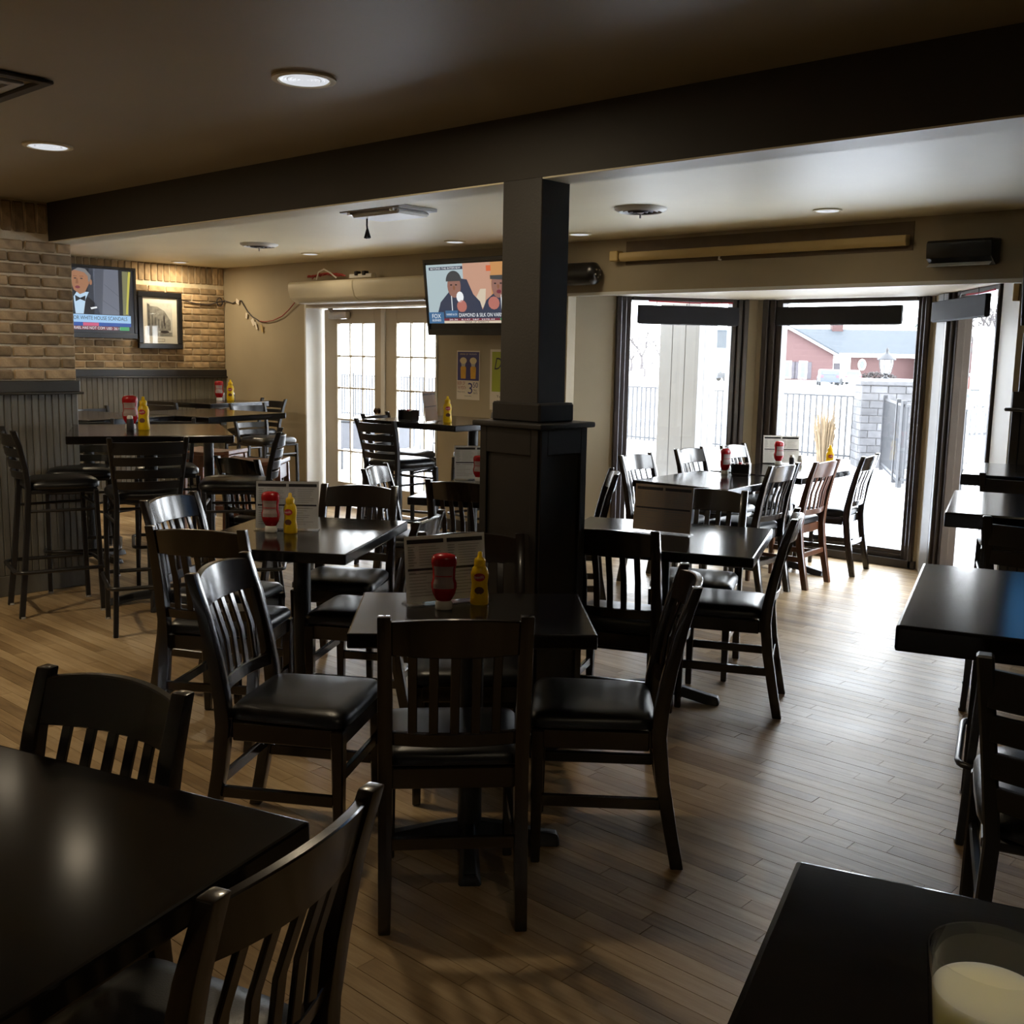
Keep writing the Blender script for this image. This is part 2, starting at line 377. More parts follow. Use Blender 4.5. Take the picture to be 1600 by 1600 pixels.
for y0, y1, z0, z1 in ((-.137, -.1, .1, 1.28), (.1, .137, .1, 1.28), (-.1, .1, 1.18, 1.28), (-.1, .1, .1, .2)):
    box('panel_stile', .165, .175, y0, y1, z0, z1, DARKW, co, bev=.002)

# ------------------------------------------------------------------ bay walls and windows
A_, B_, C_, D_ = (-5.425, 6.7), (-4.5, 7.95), (-3.05, 7.95), (-2.03, 6.62)
def seg_frame(a, b):
    return (a[0], a[1], 0), math.degrees(math.atan2(b[1] - a[1], b[0] - a[0])), math.hypot(b[0] - a[0], b[1] - a[1])
def bay(n, name, a, b, parts, glass, gz, casing, fdepth=.05):
    loc, rot, ln = seg_frame(a, b)
    w = setting(name, loc, rot)
    for x0, x1 in parts: box('panel', x0, x1, 0, .14, 0, 2.06, PLASTER, w)
    wi = setting('window_%d' % n, loc, rot)
    g0, g1 = glass; z0, z1 = gz; c0, c1 = casing
    # stepped frame profile: casing, stop, sash
    for s, (xa, xb) in ((0, (c0, g0)), (1, (g1, c1))):
        st = (xb - xa) / 3
        for k in range(3):
            xo = xa + st * k if s == 0 else xb - st * (k + 1)
            box('jamb', xo, xo + st * .97, -.03 + .022 * k, .12, 0, 2.045, FRAME, wi, bev=.006)
    box('head', g0, g1, 0.0, .12, z1, 2.045, FRAME, wi, bev=.004)
    b2 = BM(); bx(b2, g0, g1, -.005, .12, 0, z0 * .45); bx(b2, g0, g1, .02, .12, z0 * .45, z0 * .75); bx(b2, g0, g1, .035, .12, z0 * .75, z0)
    ob('sill', b2, FRAME, wi, bev=.003)
    box('pane', g0, g1, .066, .072, z0, z1, PANE, wi)
    return w, wi
wl, w1 = bay(1, 'wall_bay_left', A_, B_, ((0, .34), (1.46, 1.555)), (.47, 1.335), (.10, 2.015), (.335, 1.465))
wc, w2 = bay(2, 'wall_bay_back', B_, C_, ((-.02, .06), (1.42, 1.47)), (.215, 1.322), (.125, 2.015), (.055, 1.43))
wr, w3 = bay(3, 'wall_bay_right', C_, D_, ((-.03, .17), (1.37, 1.68)), (.50, 1.28), (.12, 2.015), (.36, 1.375))
box('casing_board', .175, .365, -.03, .02, 0, 2.045, CASING, w3, bev=.006)
box('return_board', 1.385, 1.66, -.012, .0, 0, 2.045, WHITE, w3)
box('baseboard_bay_back', .0, .0 + 1.45, -.03, 0, 0, .06, FRAME, None, kind='structure').location = (B_[0], B_[1], 0)
# blinds hung on cords
def blind(n, a, b, x0, x1, z0, z1, label, dy=-.05):
    loc, rot, ln = seg_frame(a, b)
    t = thing('roller_blind', label, 'blind', loc, rot)
    box('valance_board', x0, x1, dy - .02, dy + .015, z0, z1, BLIND, t, bev=.004)
    tb = BM(); tube(tb, [(x0 + .01, dy - .005, z0 + .01), (x1 - .01, dy - .005, z0 + .01)], .016, 8); ob('rolled_cloth', tb, BLIND, t, smooth=True)
    for f in (.18, .5, .82):
        x = x0 + (x1 - x0) * f; q = BM(); tube(q, [(x, dy, z1 - .01), (x + .004, dy, z1 + .03), (x, dy, 2.04)], .0025, 5); ob('hanging_cord', q, DARKW, t)
    return t
blind(1, A_, B_, .50, 1.36, 1.832, 1.978, 'black roller blind hung on cords across the left bay window')
blind(2, B_, C_, .20, 1.235, 1.842, 1.982, 'black roller blind hung on cords across the wide middle bay window')
blind(3, C_, D_, .17, 1.26, 1.85, 1.99, 'black roller blind hung on cords across the narrow right bay window')
def red_cord(a, b, x0, x1, label):
    loc, rot, ln = seg_frame(a, b); q = BM()
    tube(q, [(x0, -.02, 2.012), ((x0 + x1) / 2, -.02, 2.006), (x1, -.02, 2.013)], .006, 6)
    o = ob('stretched_cable', q, M('red_cord_plastic', (.5, .02, .05), .4), smooth=True); o.location = loc; o.rotation_euler = (0, 0, R(rot)); tag(o, label, 'cable')
red_cord(A_, B_, .6, 1.32, 'thin red cord stretched above the black blind of the left bay window')
red_cord(C_, D_, .75, 1.27, 'thin red cord stretched above the black blind of the right bay window')

# ------------------------------------------------------------------ french doors (recessed)
YD = 6.8
box('trim_2', DX0 - .012, DX0 + .012, YB - .01, YD + .03, 0, DZ, WHITE, kind='structure', bev=.002)
box('trim_3', DX1 - .012, DX1 + .012, YB - .01, YD + .03, 0, DZ, WHITE, kind='structure', bev=.002)
box('trim_4', DX0, DX1, YB - .005, YD + .03, DZ - .06, DZ, DOORP, kind='structure', bev=.004)
def french(n, x0, x1, g0, g1, knob):
    d = setting('door_%d' % n, (0, YD, 0)); z0, z1 = .25, 1.84
    for a, b2, c, e in ((x0, g0, .01, 1.985), (g1, x1, .01, 1.985), (g0, g1, .01, z0), (g0, g1, z1, 1.985)):
        box('stile' if c == .01 and e > 1 else 'rail', a, b2, 0, .045, c, e, DOORP, d, bev=.004)
    for i in range(3):
        for j in range(5):
            w = (g1 - g0) / 3; h = (z1 - z0) / 5
            box('pane', g0 + w * i + .004, g0 + w * (i + 1) - .004, .02, .026, z0 + h * j + .004, z0 + h * (j + 1) - .004, PANE, d)
    for i in (1, 2): x = g0 + (g1 - g0) / 3 * i; box('muntin', x - .008, x + .008, .006, .04, z0, z1, DOORP, d, bev=.003)
    for j in range(1, 5): z = z0 + (z1 - z0) / 5 * j; box('muntin', g0, g1, .007, .039, z - .008, z + .008, DOORP, d, bev=.003)
    if knob:
        q = BM(); lathe(q, ((.026, 0), (.028, .008), (.012, .014), (.012, .03), (.026, .036), (.03, .05), (.02, .06), (.004, .062)), 14)
        k = ob('knob', q, M('aged_bronze', (.06, .04, .025), .35, metal=1.), d, smooth=True); k.location = (x1 - .06, 0, 1.0); k.rotation_euler = (R(90), 0, 0)
    return d
d1 = french(1, -8.79, -7.875, -8.585, -8.01, True)
d2 = french(2, -7.872, -6.955, -7.69, -7.115, False)
box('astragal', -7.895, -7.84, -.02, 0, .01, 1.985, WHITE, d1, bev=.004)
cz = thing('door_closer', 'silver door closer arm at the top of the left french door', 'door closer', (-8.53, YD - .002, 1.92))
b = BM(); bx(b, -.12, .16, -.06, 0, -.035, .035); ob('closer_body', b, CHROME, cz, bev=.012, seg=2, smooth=True)
b = BM(); tube(b, [(-.08, -.04, .035), (-.06, -.1, .06), (.0, -.09, .065)], .008, 6); ob('closer_arm', b, CHROME, cz, smooth=True)
# air curtain above the door (two housings)
ac = thing('air_curtain', 'long cream air curtain unit mounted above the french doors', 'heater', (-8.83, YB, 2.135))
def ac_body(x0, x1):
    prof = [(-.0, -.105), (-.12, -.105), (-.19, -.06), (-.215, .02), (-.215, .075), (-.20, .095), (-.0, .105)]
    q = BM(); loft(q, [[(x, y_, z_) for y_, z_ in prof] for x in (x0, x1)]); return q
h1 = ob('housing', ac_body(0, .995), ACW, ac, bev=.006, smooth=True)
h2 = ob('housing', ac_body(1.0, 1.98), ACW, ac, bev=.006, smooth=True)
box('end_panel', 1.98, 1.995, -.2, 0, -.1, .1, GREYP, ac, bev=.003)
box('intake_grille', .1, 1.9, -.16, -.02, -.112, -.1, GREYP, ac)

# ------------------------------------------------------------------ furniture builders
def make_dining_chair(label):
    t = thing('dining_chair', label, 'chair', group='slat back dining chairs')
    b = BM(); n = 6   # cushion, domed, trapezoid
    rings = []
    for s, z in ((.93, .432), (1.0, .440), (1.0, .462), (.93, .478), (.72, .487), (.35, .491)):
        pts = []
        for k in range(28):
            a = 2 * math.pi * k / 28; c, q = math.cos(a), math.sin(a); e = .22
            px = math.copysign(abs(c) ** e, c); py = math.copysign(abs(q) ** e, q)
            hw = .203 if py > 0 else .19
            hw = .19 + (.207 - .19) * (py + 1) / 2
            pts.append((px * hw * s, .012 + py * .193 * s, z))
        rings.append(pts)
    loft(b, rings); ob('seat', b, VINYL, t, smooth=True)
    b = BM()
    bx(b, -.17, .17, -.178, -.158, .372, .432); bx(b, -.172, .172, .168, .188, .372, .432)
    bx(b, -.192, -.172, -.16, .17, .372, .432); bx(b, .172, .192, -.16, .17, .372, .432)
    ob('seat_apron', b, WOOD, t, bev=.003)
    prof = [(-.258, 0), (-.232, .13), (-.204, .28), (-.188, .42), (-.193, .50), (-.214, .62), (-.246, .76), (-.285, .885)]
    for s in (-1, 1):
        b = BM(); sweep(b, [(s * .185, y_, z_) for y_, z_ in prof], [.017, .018, .019, .02, .02, .02, .019, .018], [.02, .021, .022, .023, .023, .021, .018, .015])
        ob('leg', b, WOOD, t, bev=.005, seg=2, smooth=True)
        b = BM(); sweep(b, [(s * .183, .178, 0), (s * .183, .178, .43)], [.014, .02], [.014, .02]); ob('leg', b, WOOD, t, bev=.004, smooth=True)
        b = BM(); bx(b, s * .183 - .009, s * .183 + .009, -.2, .17, .185, .222); ob('stretcher', b, WOOD, t, bev=.003)
    b = BM(); bx(b, -.17, .17, .17, .187, .26, .295); ob('stretcher', b, WOOD, t, bev=.003)
    b = BM(); bx(b, -.17, .17, -.222, -.205, .215, .25); ob('stretcher', b, WOOD, t, bev=.003)
    # crest rail: curved backwards and arched on top
    def rail(z0, z1f, bow, y0, y1, th):
        q = BM(); rings = []
        for k in range(13):
            u = -1 + 2 * k / 12; x = u * .170; dy = -bow * (1 - u * u); zt = z1f(u)
            rings.append([(x, y0 + dy - th, z0), (x, y0 + dy + th, z0), (x, y1 + dy + th, zt), (x, y1 + dy - th, zt)])
        loft(q, rings); return q
    ob('crest_rail', rail(.772, lambda u: .868 + .014 * (1 - u * u), .034, -.249, -.276, .0105), WOOD, t, bev=.003, smooth=True)
    ob('lower_rail', rail(.508, lambda u: .548, .026, -.194, -.202, .010), WOOD, t, bev=.003, smooth=True)
    for k in range(5):
        u = -.667 + .3335 * k; x = u * .168; d0 = -.026 * (1 - u * u); d1_ = -.034 * (1 - u * u)
        b = BM(); sweep(b, [(x, -.202 + d0, .542), (x, -.218 + d0 * .5 + d1_ * .5 + .004, .66), (x, -.25 + d1_, .778)], .0125, .0055); ob('slat', b, WOOD, t, bev=.002, smooth=True)
    return t
def make_bar_stool(label):
    t = thing('bar_stool', label, 'bar stool', group='ladder back bar stools')
    b = BM(); rings = []
    for s, z in ((.94, .735), (1.0, .745), (1.0, .768), (.92, .786), (.68, .796), (.3, .80)):
        pts = []
        for k in range(28):
            a = 2 * math.pi * k / 28; c, q = math.cos(a), math.sin(a); e = .42
            px = math.copysign(abs(c) ** e, c); py = math.copysign(abs(q) ** e, q)
            pts.append((px * (.198 + .012 * py) * s, .02 + py * .205 * s, z))
        rings.append(pts)
    loft(b, rings); ob('seat', b, VINYL, t, smooth=True)
    b = BM(); bx(b, -.18, .18, -.165, .2, .715, .737); ob('seat_frame', b, METAL, t, bev=.004)
    prof = [(-.25, 0), (-.222, .25), (-.198, .5), (-.178, .74), (-.19, .86), (-.222, 1.0), (-.25, 1.085)]
    for s in (-1, 1):
        b = BM(); sweep(b, [(s * (.2 - .05 * z_ if z_ < .74 else .163 + .035 * (z_ - .74) / .345), y_, z_) for y_, z_ in prof], .0135, .016); ob('leg', b, METAL, t, bev=.004, smooth=True)
        b = BM(); sweep(b, [(s * .2, .2, 0), (s * .192, .185, .73)], .0135, .0135); ob('leg', b, METAL, t, bev=.004, smooth=True)
        for q in (-.245, .2):
            b = BM(); lathe(b, ((.017, 0.0), (.017, .012)), 10, cx=s * .2, cy=q); ob('foot_glide', b, GREYP, t)
        b = BM(); tube(b, [(s * .17, -.19, .615), (s * .194, .19, .615)], .009, 6); ob('stretcher', b, METAL, t, smooth=True)
    b = BM(); tube(b, [(-.196, .19, .64), (.196, .19, .64)], .009, 6); ob('stretcher', b, METAL, t, smooth=True)
    # foot ring wrapping the legs
    pts = []
    for cx_, cy_, a0 in ((.17, .18, 0), (-.17, .18, 90), (-.17, -.215, 180), (.17, -.215, 270)):
        for k in range(5):
            a = R(a0 + 22.5 * k); pts.append((cx_ + .055 * math.cos(a), cy_ + .055 * math.sin(a), .27))
    b = BM(); tube(b, pts, .0115, 8, True); ob('footrest_ring', b, METAL, t, smooth=True)
    for k, (z, h) in enumerate(((1.025, .034), (.953, .024), (.884, .024), (.822, .022))):
        y_ = -.232 + (1.025 - z) * .22; q = BM(); rings = []
        for i in range(9):
            u = -1 + i / 4; d_ = -.04 * (1 - u * u); tl = .008; hw_ = .160 + .035 * (z - .74) / .345
            rings.append([(u * hw_, y_ + d_ - .007, z - h), (u * hw_, y_ + d_ + .007, z - h), (u * hw_, y_ + d_ + .007 - tl, z + h), (u * hw_, y_ + d_ - .007 - tl, z + h)])
        loft(q, rings); ob('back_slat', q, METAL, t, bev=.002, smooth=True)
    return t
def make_table(name, label, cat, w, d, h, th=.045, group=None, base='cross', top=TOP, ped=(0, 0), arm=(.29, .29)):
    t = thing(name, label, cat, group=group)
    b = BM(); bx(b, -w / 2, w / 2, -d / 2, d / 2, h - th, h); ob('tabletop', b, top, t, bev=.006, seg=2)
    for cx_, cy_ in (ped,):
        b = BM(); lathe(b, ((.04, .06), (.038, .12), (.038, h - th - .02)), 16, cx=cx_, cy=cy_); ob('pedestal', b, IRON, t, smooth=True)
        b = BM(); bx(b, cx_ - .16, cx_ + .16, cy_ - .03, cy_ + .03, h - th - .025, h - th); bx(b, cx_ - .03, cx_ + .03, cy_ - .16, cy_ + .16, h - th - .025, h - th); ob('top_spider', b, IRON, t, bev=.004)
        for k in range(4):
            b = BM(); rings = []; L = arm[k % 2]
            for f, hw, zt, zb in ((.0, .03, .085, .03), (.35, .03, .07, .025), (.8, .034, .042, .0), (.97, .036, .034, .0), (1.0, .03, .012, .0)):
                r = L * f; rings.append([(r, -hw, zb), (r, hw, zb), (r, hw * .55, zt), (r, -hw * .55, zt)])
            loft(b, rings); f = ob('base_foot', b, IRON, t, bev=.003, smooth=True); f.rotation_euler = (0, 0, R(90 * k)); f.location = (cx_, cy_, 0)
    return t
chair0 = make_dining_chair('x'); stool0 = make_bar_stool('x')
used = {'c': False, 's': False}
def chair(x, y, rot, label, sc=1.):
    if not used['c']:
        used['c'] = True; chair0.location = (x, y, 0); chair0.rotation_euler = (0, 0, R(rot)); chair0['label'] = label; KIDS.clear(); return chair0
    return dup(chair0, (x, y, 0), rot, label)
def stool(x, y, rot, label):
    if not used['s']:
        used['s'] = True; stool0.location = (x, y, 0); stool0.rotation_euler = (0, 0, R(rot)); stool0['label'] = label; return stool0
    return dup(stool0, (x, y, 0), rot, label)
def place(t, x, y, rot): t.location = (x, y, 0); t.rotation_euler = (0, 0, R(rot)); return t

# --- tables (low)
place(make_table('dining_table', 'small black dining table in front of the column with menu and bottles', 'table', .72, .54, .76), -2.25, 2.306, 45)
place(make_table('dining_table', 'black dining table left of the column with menu, ketchup and mustard on it', 'table', .72, .90, .76, arm=(.13, .14)), -3.805, 2.81, 32)
place(make_table('dining_table', 'black dining table right of the column with one dark menu stand', 'table', .90, .81, .76), -2.678, 3.977, 23.3)
place(make_table('dining_table', 'black dining table half hidden behind the column near the posters', 'table', .75, 1.0, .76), -4.3, 4.58, 29)
place(make_table('dining_table', 'black dining table at the front of the bay with a ketchup bottle', 'table', .70, .88, .76, ped=(0, -.30), arm=(.25, .12)), -3.745, 6.12, 3)
place(make_table('dining_table', 'black dining table deepest in the bay with ketchup and a white menu', 'table', .70, .88, .76, ped=(0, .09), arm=(.33, .08)), -3.745, 7.08, 3)
place(make_table('dining_table', 'large black dining table in the lower left foreground, empty top', 'table', 1.4, .90, .76), -1.936, .410, 16.7)
# --- bar tables
BT = 'bar table'
place(make_table('bar_table', 'long black bar table beside the brick pier with ketchup and mustard', BT, .90, 1.0, 1.07), -5.95, 3.28, 62.3)
place(make_table('bar_table', 'brown bar table behind the long bar table, against the dark wainscot', BT, .95, .76, 1.07), -7.49, 3.64, 14)
place(make_table('bar_table', 'black bar table with a grey-lit edge in front of the corner ketchup table', BT, .90, .86, 1.07, ped=(.24, -.22), arm=(.18, .18)), -7.38, 4.54, 14.3)
place(make_table('bar_table', 'black bar table in the far left corner under the string of tags', BT, .80, .80, 1.07), -9.06, 5.62, 14.3)
place(make_table('bar_table', 'black bar table in front of the french doors with a mustard bottle', BT, .92, .90, 1.07, ped=(.16, .08), arm=(.2, .2)), -5.68, 5.56, 3)
place(make_table('bar_table', 'black bar table in the lower right corner carrying the glass of milk', BT, .9, .69, 1.07, .05), .088, .718, 17.4)
place(make_table('bar_table', 'dark bar table at the right edge with a blue screen reflection', BT, 1.6, .69, 1.07, .05), -.096, 2.468, 17.4)
place(make_table('bar_table', 'dark bar table by the narrow right window, nearer of the two white-lit tops', BT, 1.6, .69, 1.07, .05, arm=(.22, .22)), -.602, 4.076, 17.4)
place(make_table('bar_table', 'dark bar table by the narrow right window, farther of the two white-lit tops', BT, 1.6, .66, 1.07, .05), -1.01, 5.365, 17.4)

# --- dining chairs
chair(-2.10, 2.074, 47.2, 'black slat back chair seen from behind in front of the column table')
chair(-2.671, 1.98, 301.6, 'black slat back chair at left of the column table, slats shining white')
chair(-1.99, 2.612, 128.8, 'black slat back chair at right of the column table, edge-on back leaning right')
chair(-2.581, 2.639, 225, 'black slat back chair squeezed between the column and its menu table')
chair(-3.44, 2.869, 121, 'black slat back chair at right of the left menu table, beside the column table')
chair(-3.709, 2.371, 33.5, 'black slat back chair seen from behind, nearest side of the left menu table')
chair(-4.17, 2.645, 294, 'black slat back chair with shining crest at left of the left menu table')
chair(-4.035, 3.228, 214, 'black slat back chair facing the camera behind the left menu table')
chair(-4.619, 4.275, 299, 'white-shining slat back chair in front of the french doors')
chair(-4.11, 4.25, 24, 'black slat back chair seen from behind just left of the column')
chair(-2.607, 3.59, 23, 'black slat back chair seen from behind at the table right of the column')
chair(-2.442, 4.16, 115.5, 'black slat back chair in profile at right of the table with the dark menu')
chair(-2.82, 4.50, 203, 'black slat back chair facing the camera behind the dark menu table')
chair(-3.99, 4.875, 131, 'dark chair back leaning right in front of the beige wall right of the column')
chair(-4.09, 6.124, 271.7, 'white-lit slat back chair at left of the bay tables, nearest of its row')
chair(-4.14, 6.889, 271.3, 'white-lit slat back chair at left of the bay tables, middle of its row')
chair(-4.12, 7.50, 272.8, 'white-lit slat back chair at left of the bay tables, farthest of its row')
chair(-3.60, 6.30, 91, 'brown slat back chair at right of the bay tables, nearest of its row')
cr19 = chair(-3.55, 6.80, 93, 'orange-lit slat back chair at right of the bay tables, middle of its row')
chair(-3.54, 7.454, 98.5, 'brown slat back chair at right of the bay tables, farthest, before the snow')
chair(-1.917, .732, 197, 'black slat back chair across the large foreground table at lower left')
chair(-1.421, .755, 108.3, 'black slat back chair at the bottom edge, right side of the foreground table')
chair(-5.83, 4.06, 8, 'dark brown slat back chair behind the stool right of the long bar table')
# window light put into the wood colour of the middle right bay chair
for c in bpy.data.objects:
    if c.parent == cr19 and c.name.split('.')[0] != 'seat' and c.type == 'MESH':
        c.data = c.data.copy(); c.data.materials[0] = WOODR

# --- bar stools
stool(-6.215, 2.81, 346, 'black ladder back bar stool in profile in front of the beadboard pier')
stool(-5.489, 2.982, 67.9, 'black ladder back bar stool seen from behind at the long bar table')
stool(-5.50, 3.60, 143, 'black ladder back bar stool in profile at the right end of the long bar table')
stool(-6.70, 3.20, 242, 'black ladder back bar stool behind the left end of the long bar table')
stool(-6.49, 3.69, 242, 'black ladder back bar stool behind the right end of the long bar table')
stool(-8.179, 4.152, 284, 'ladder back bar stool by the far beadboard, just right of the brick pier')
stool(-8.87, 5.2, 14, 'ladder back bar stool seen from behind at the far corner bar table')
stool(-9.034, 6.10, 180.4, 'dark ladder back bar stool against the taupe wall in the far left corner')
stool(-8.095, 5.60, 277, 'grey-shining ladder back bar stool between the two far left bar tables')
stool(-5.85, 5.21, 2, 'ladder back bar stool seen from behind in front of the french doors')
stool(-6.30, 5.64, 290, 'ladder back bar stool at the left of the bar table by the french doors')
stool(-5.93, 6.22, 175, 'ladder back bar stool under the posters, half hidden by the column')
stool(-.437, 2.06, 17.4, 'black ladder back bar stool at the right edge, nearest of the right row')
stool(-.985, 3.72, 17.4, 'black ladder back bar stool at the right edge, middle of the right row')
stool(-1.465, 5.10, 17.4, 'black ladder back bar stool at the right edge, farthest of the right row')
# brown backless stools
def wood_stool(x, y, rot, label):
    t = thing('wooden_stool', label, 'stool', (x, y, 0), rot, 'backless brown stools')
    b = BM(); rings = []
    for k in range(9):
        u = -1 + k / 4; z = .745 + .018 * u * u; rings.append([(u * .215, -.17, z - .03), (u * .215, .17, z - .03), (u * .215, .17, z), (u * .215, -.17, z)])
    loft(b, rings); ob('seat', b, CHERRY, t, bev=.005, smooth=True)
    b = BM(); bx(b, -.19, .19, -.15, -.13, .62, .725); bx(b, -.19, .19, .13, .15, .62, .725); bx(b, -.2, -.18, -.14, .14, .62, .725); bx(b, .18, .2, -.14, .14, .62, .725)
    ob('apron', b, CHERRY, t, bev=.003)
    for sx_ in (-1, 1):
        for sy_ in (-1, 1):
            b = BM(); sweep(b, [(sx_ * .205, sy_ * .155, 0), (sx_ * .19, sy_ * .14, .725)], .02, .02); ob('leg', b, CHERRY, t, bev=.004)
        b = BM(); bx(b, sx_ * .2 - .01, sx_ * .2 + .01, -.14, .14, .2, .235); ob('stretcher', b, CHERRY, t)
    b = BM(); bx(b, -.19, .19, -.155, -.135, .28, .315); bx(b, -.19, .19, .135, .155, .28, .315); ob('footrest', b, CHERRY, t)
wood_stool(-6.72, 4.56, 42, 'backless brown wooden stool nearer the taupe wall, red-brown legs')
wood_stool(-7.58, 4.74, 30, 'backless brown wooden stool with lit seat under the far bar tables')

# ------------------------------------------------------------------ table-top things
def ketchup0():
    t = thing('ketchup_bottle', 'x', 'ketchup', group='ketchup bottles')
    b = BM(); lathe(b, ((.022, .026), (.027, .034), (.036, .05), (.041, .07), (.041, .085), (.036, .10), (.037, .13), (.041, .15), (.040, .165), (.034, .176), (.018, .181)), 24, 1, .68); ob('body', b, RED, t, smooth=True)
    b = BM(); lathe(b, ((.026, 0), (.028, .003), (.027, .022), (.023, .028)), 20, 1, .8); ob('cap', b, WCAP, t, smooth=True)
    b = BM()
    def strip(a0, a1, z0, z1, r0, r1, n=8):
        lo = []; hi = []
        for k in range(n + 1):
            a = R(a0 + (a1 - a0) * k / n); lo.append(b.verts.new((r0 * math.cos(a), r0 * .68 * math.sin(a), z0))); hi.append(b.verts.new((r1 * math.cos(a), r1 * .68 * math.sin(a), z1)))
        for k in range(n): b.faces.new((lo[k], lo[k + 1], hi[k + 1], hi[k]))
    for a in (-90, 90): strip(a - 52, a + 52, .07, .085, .0415, .0415); strip(a - 52, a + 52, .085, .10, .0415, .0368); strip(a - 52, a + 52, .10, .13, .0368, .0374); strip(a - 52, a + 52, .13, .142, .0374, .0400)
    l = ob('label', b, LABELW, t, label='pale wrap-around label')
    b = BM()
    for a in (-90, 90): strip(a - 46, a + 46, .108, .112, .0376, .0376)
    ob('label_stripe', b, LABELR, l)
    return t
def mustard0():
    t = thing('mustard_bottle', 'x', 'mustard', group='mustard bottles')
    b = BM(); lathe(b, ((.029, 0), (.031, .004), (.031, .03), (.028, .05), (.0265, .07), (.029, .09), (.030, .105), (.025, .122), (.017, .132)), 24, 1, .8); ob('body', b, YEL, t, smooth=True)
    b = BM(); lathe(b, ((.019, .130), (.0195, .15), (.016, .155), (.009, .160), (.007, .176), (.004, .178)), 18); ob('nozzle_cap', b, YEL, t, smooth=True)
    for a in (-1, 1):
        b = BM(); n = 10; lo = []; hi = []
        pts = [(R(-90 * 1 + 38 * math.cos(R(q))), .095 + .014 * math.sin(R(q))) for q in range(0, 360, 30)]
        vs = [b.verts.new((.0306 * math.cos(a_), .0306 * .8 * math.sin(a_), z_)) for a_, z_ in pts]
        ctr = b.verts.new((0, -.0306 * .81, .095))
        for k in range(len(vs)): b.faces.new((vs[k], vs[(k + 1) % len(vs)], ctr))
        l = ob('label', b, LABELR, t, label='red oval brand label')
        txt('lettering', "French's", .03, .011, WCAP, l, (0, -.0262, .0905), (90, -8, 0), 'CENTER')
        if a > 0: l.rotation_euler = (0, 0, R(180))
    b = BM(); vs = [(.016 * math.cos(R(q)), -.0236, .05 + .013 * math.sin(R(q))) for q in range(0, 360, 30)]; poly(b, vs); ob('label_seal', b, M('brown_label_print', (.12, .05, .03), .5), t)
    return t
K0, Mu0 = ketchup0(), mustard0(); fl_ = {'k': 0, 'm': 0}
def ketchup(x, y, z, rot, label, s=1.):
    if not fl_['k']: fl_['k'] = 1; o = K0; o['label'] = label; o.location = (x, y, z); o.rotation_euler = (0, 0, R(rot))
    else: o = dup(K0, (x, y, z), rot, label)
    o.scale = (s, s, s); return o
def mustard(x, y, z, rot, label, s=1.):
    if not fl_['m']: fl_['m'] = 1; o = Mu0; o['label'] = label; o.location = (x, y, z); o.rotation_euler = (0, 0, R(rot))
    else: o = dup(Mu0, (x, y, z), rot, label)
    o.scale = (s, s, s); return o
Z7, Z10 = .7605, 1.0705
ketchup(-2.34, 2.27, Z7, 42, 'dark red upside-down ketchup bottle on the column table', .98)
mustard(-2.31, 2.40, Z7, 42, 'yellow mustard bottle on the column table', .96)
ketchup(-3.90, 2.715, Z7, 40, 'dark red upside-down ketchup bottle on the left menu table')
mustard(-3.825, 2.765, Z7, 30, 'yellow mustard bottle with red brand label on the left menu table')
ketchup(-3.86, 6.47, Z7, 70, 'bright red ketchup bottle on the front bay table')
ketchup(-3.96, 7.42, Z7, 60, 'bright red ketchup bottle on the rear bay table before the snow')
mustard(-3.55, 7.44, Z7, 40, 'yellow mustard bottle on the rear bay table near the stone pillar')
mustard(-4.58, 4.90, Z7, 40, 'yellow mustard bottle beside the menu just left of the column')
ketchup(-4.66, 4.82, Z7, 40, 'dark ketchup bottle in front of the menu just left of the column', .9)
ketchup(-6.06, 3.215, Z10, 50, 'red ketchup bottle on the long bar table by the brick pier', 1.12)
mustard(-5.965, 3.25, Z10, 40, 'yellow mustard bottle on the long bar table by the brick pier', 1.12)
ketchup(-9.10, 5.76, Z10, 50, 'red ketchup bottle on the far corner bar table', 1.05)
mustard(-9.03, 5.84, Z10, 50, 'bright yellow mustard bottle on the far corner bar table', 1.15)
mustard(-5.505, 5.36, Z10, 55, 'yellow mustard bottle on the bar table before the french doors', 1.05)
# shakers and sauce caddies
def shaker(x, y, z, label, body, cap, s=1.):
    t = thing('shaker', label, 'shaker', (x, y, z))
    b = BM(); lathe(b, ((.018, 0), (.02, .004), (.019, .05), (.015, .06)), 14); ob('jar', b, body, t, smooth=True)
    b = BM(); lathe(b, ((.016, .06), (.016, .07), (.011, .078)), 14); ob('lid', b, cap, t, smooth=True); t.scale = (s, s, s)
shaker(-5.99, 3.175, Z10, 'small white capped shaker between the bottles on the long bar table', INKD, WCAP, 1.1)
shaker(-9.15, 5.83, Z10, 'small glass shaker beside the ketchup in the far corner', GREYP, CHROME)
shaker(-9.08, 5.90, Z10, 'small dark shaker beside the mustard in the far corner', INKD, CHROME)
shaker(-3.87, 7.46, Z7, 'dark shaker beside the ketchup on the rear bay table', INKD, CHROME)
shaker(-3.82, 7.50, Z7, 'white shaker beside the dark shaker on the rear bay table', WCAP, CHROME)
def caddy(x, y, z, rot, label):
    t = thing('condiment_caddy', label, 'caddy', (x, y, z), rot)
    box('tray', -.06, .06, -.045, .045, 0, .012, BLACKP, t, bev=.003)
    for s in (-1, 1): box('side_wall', s * .058 - .004, s * .058 + .004, -.045, .045, .012, .085, BLACKP, t, bev=.002)
    box('divider', -.054, .054, -.003, .003, .012, .075, BLACKP, t)
    for k in range(4): box('packet', -.045 + .024 * k, -.027 + .024 * k, .006, .04, .012, .08 + .006 * (k % 2), (LABELW, LABELR, WCAP, LABELW)[k], t)
caddy(-3.75, 6.50, Z7, 20, 'black condiment caddy behind the ketchup on the front bay table')
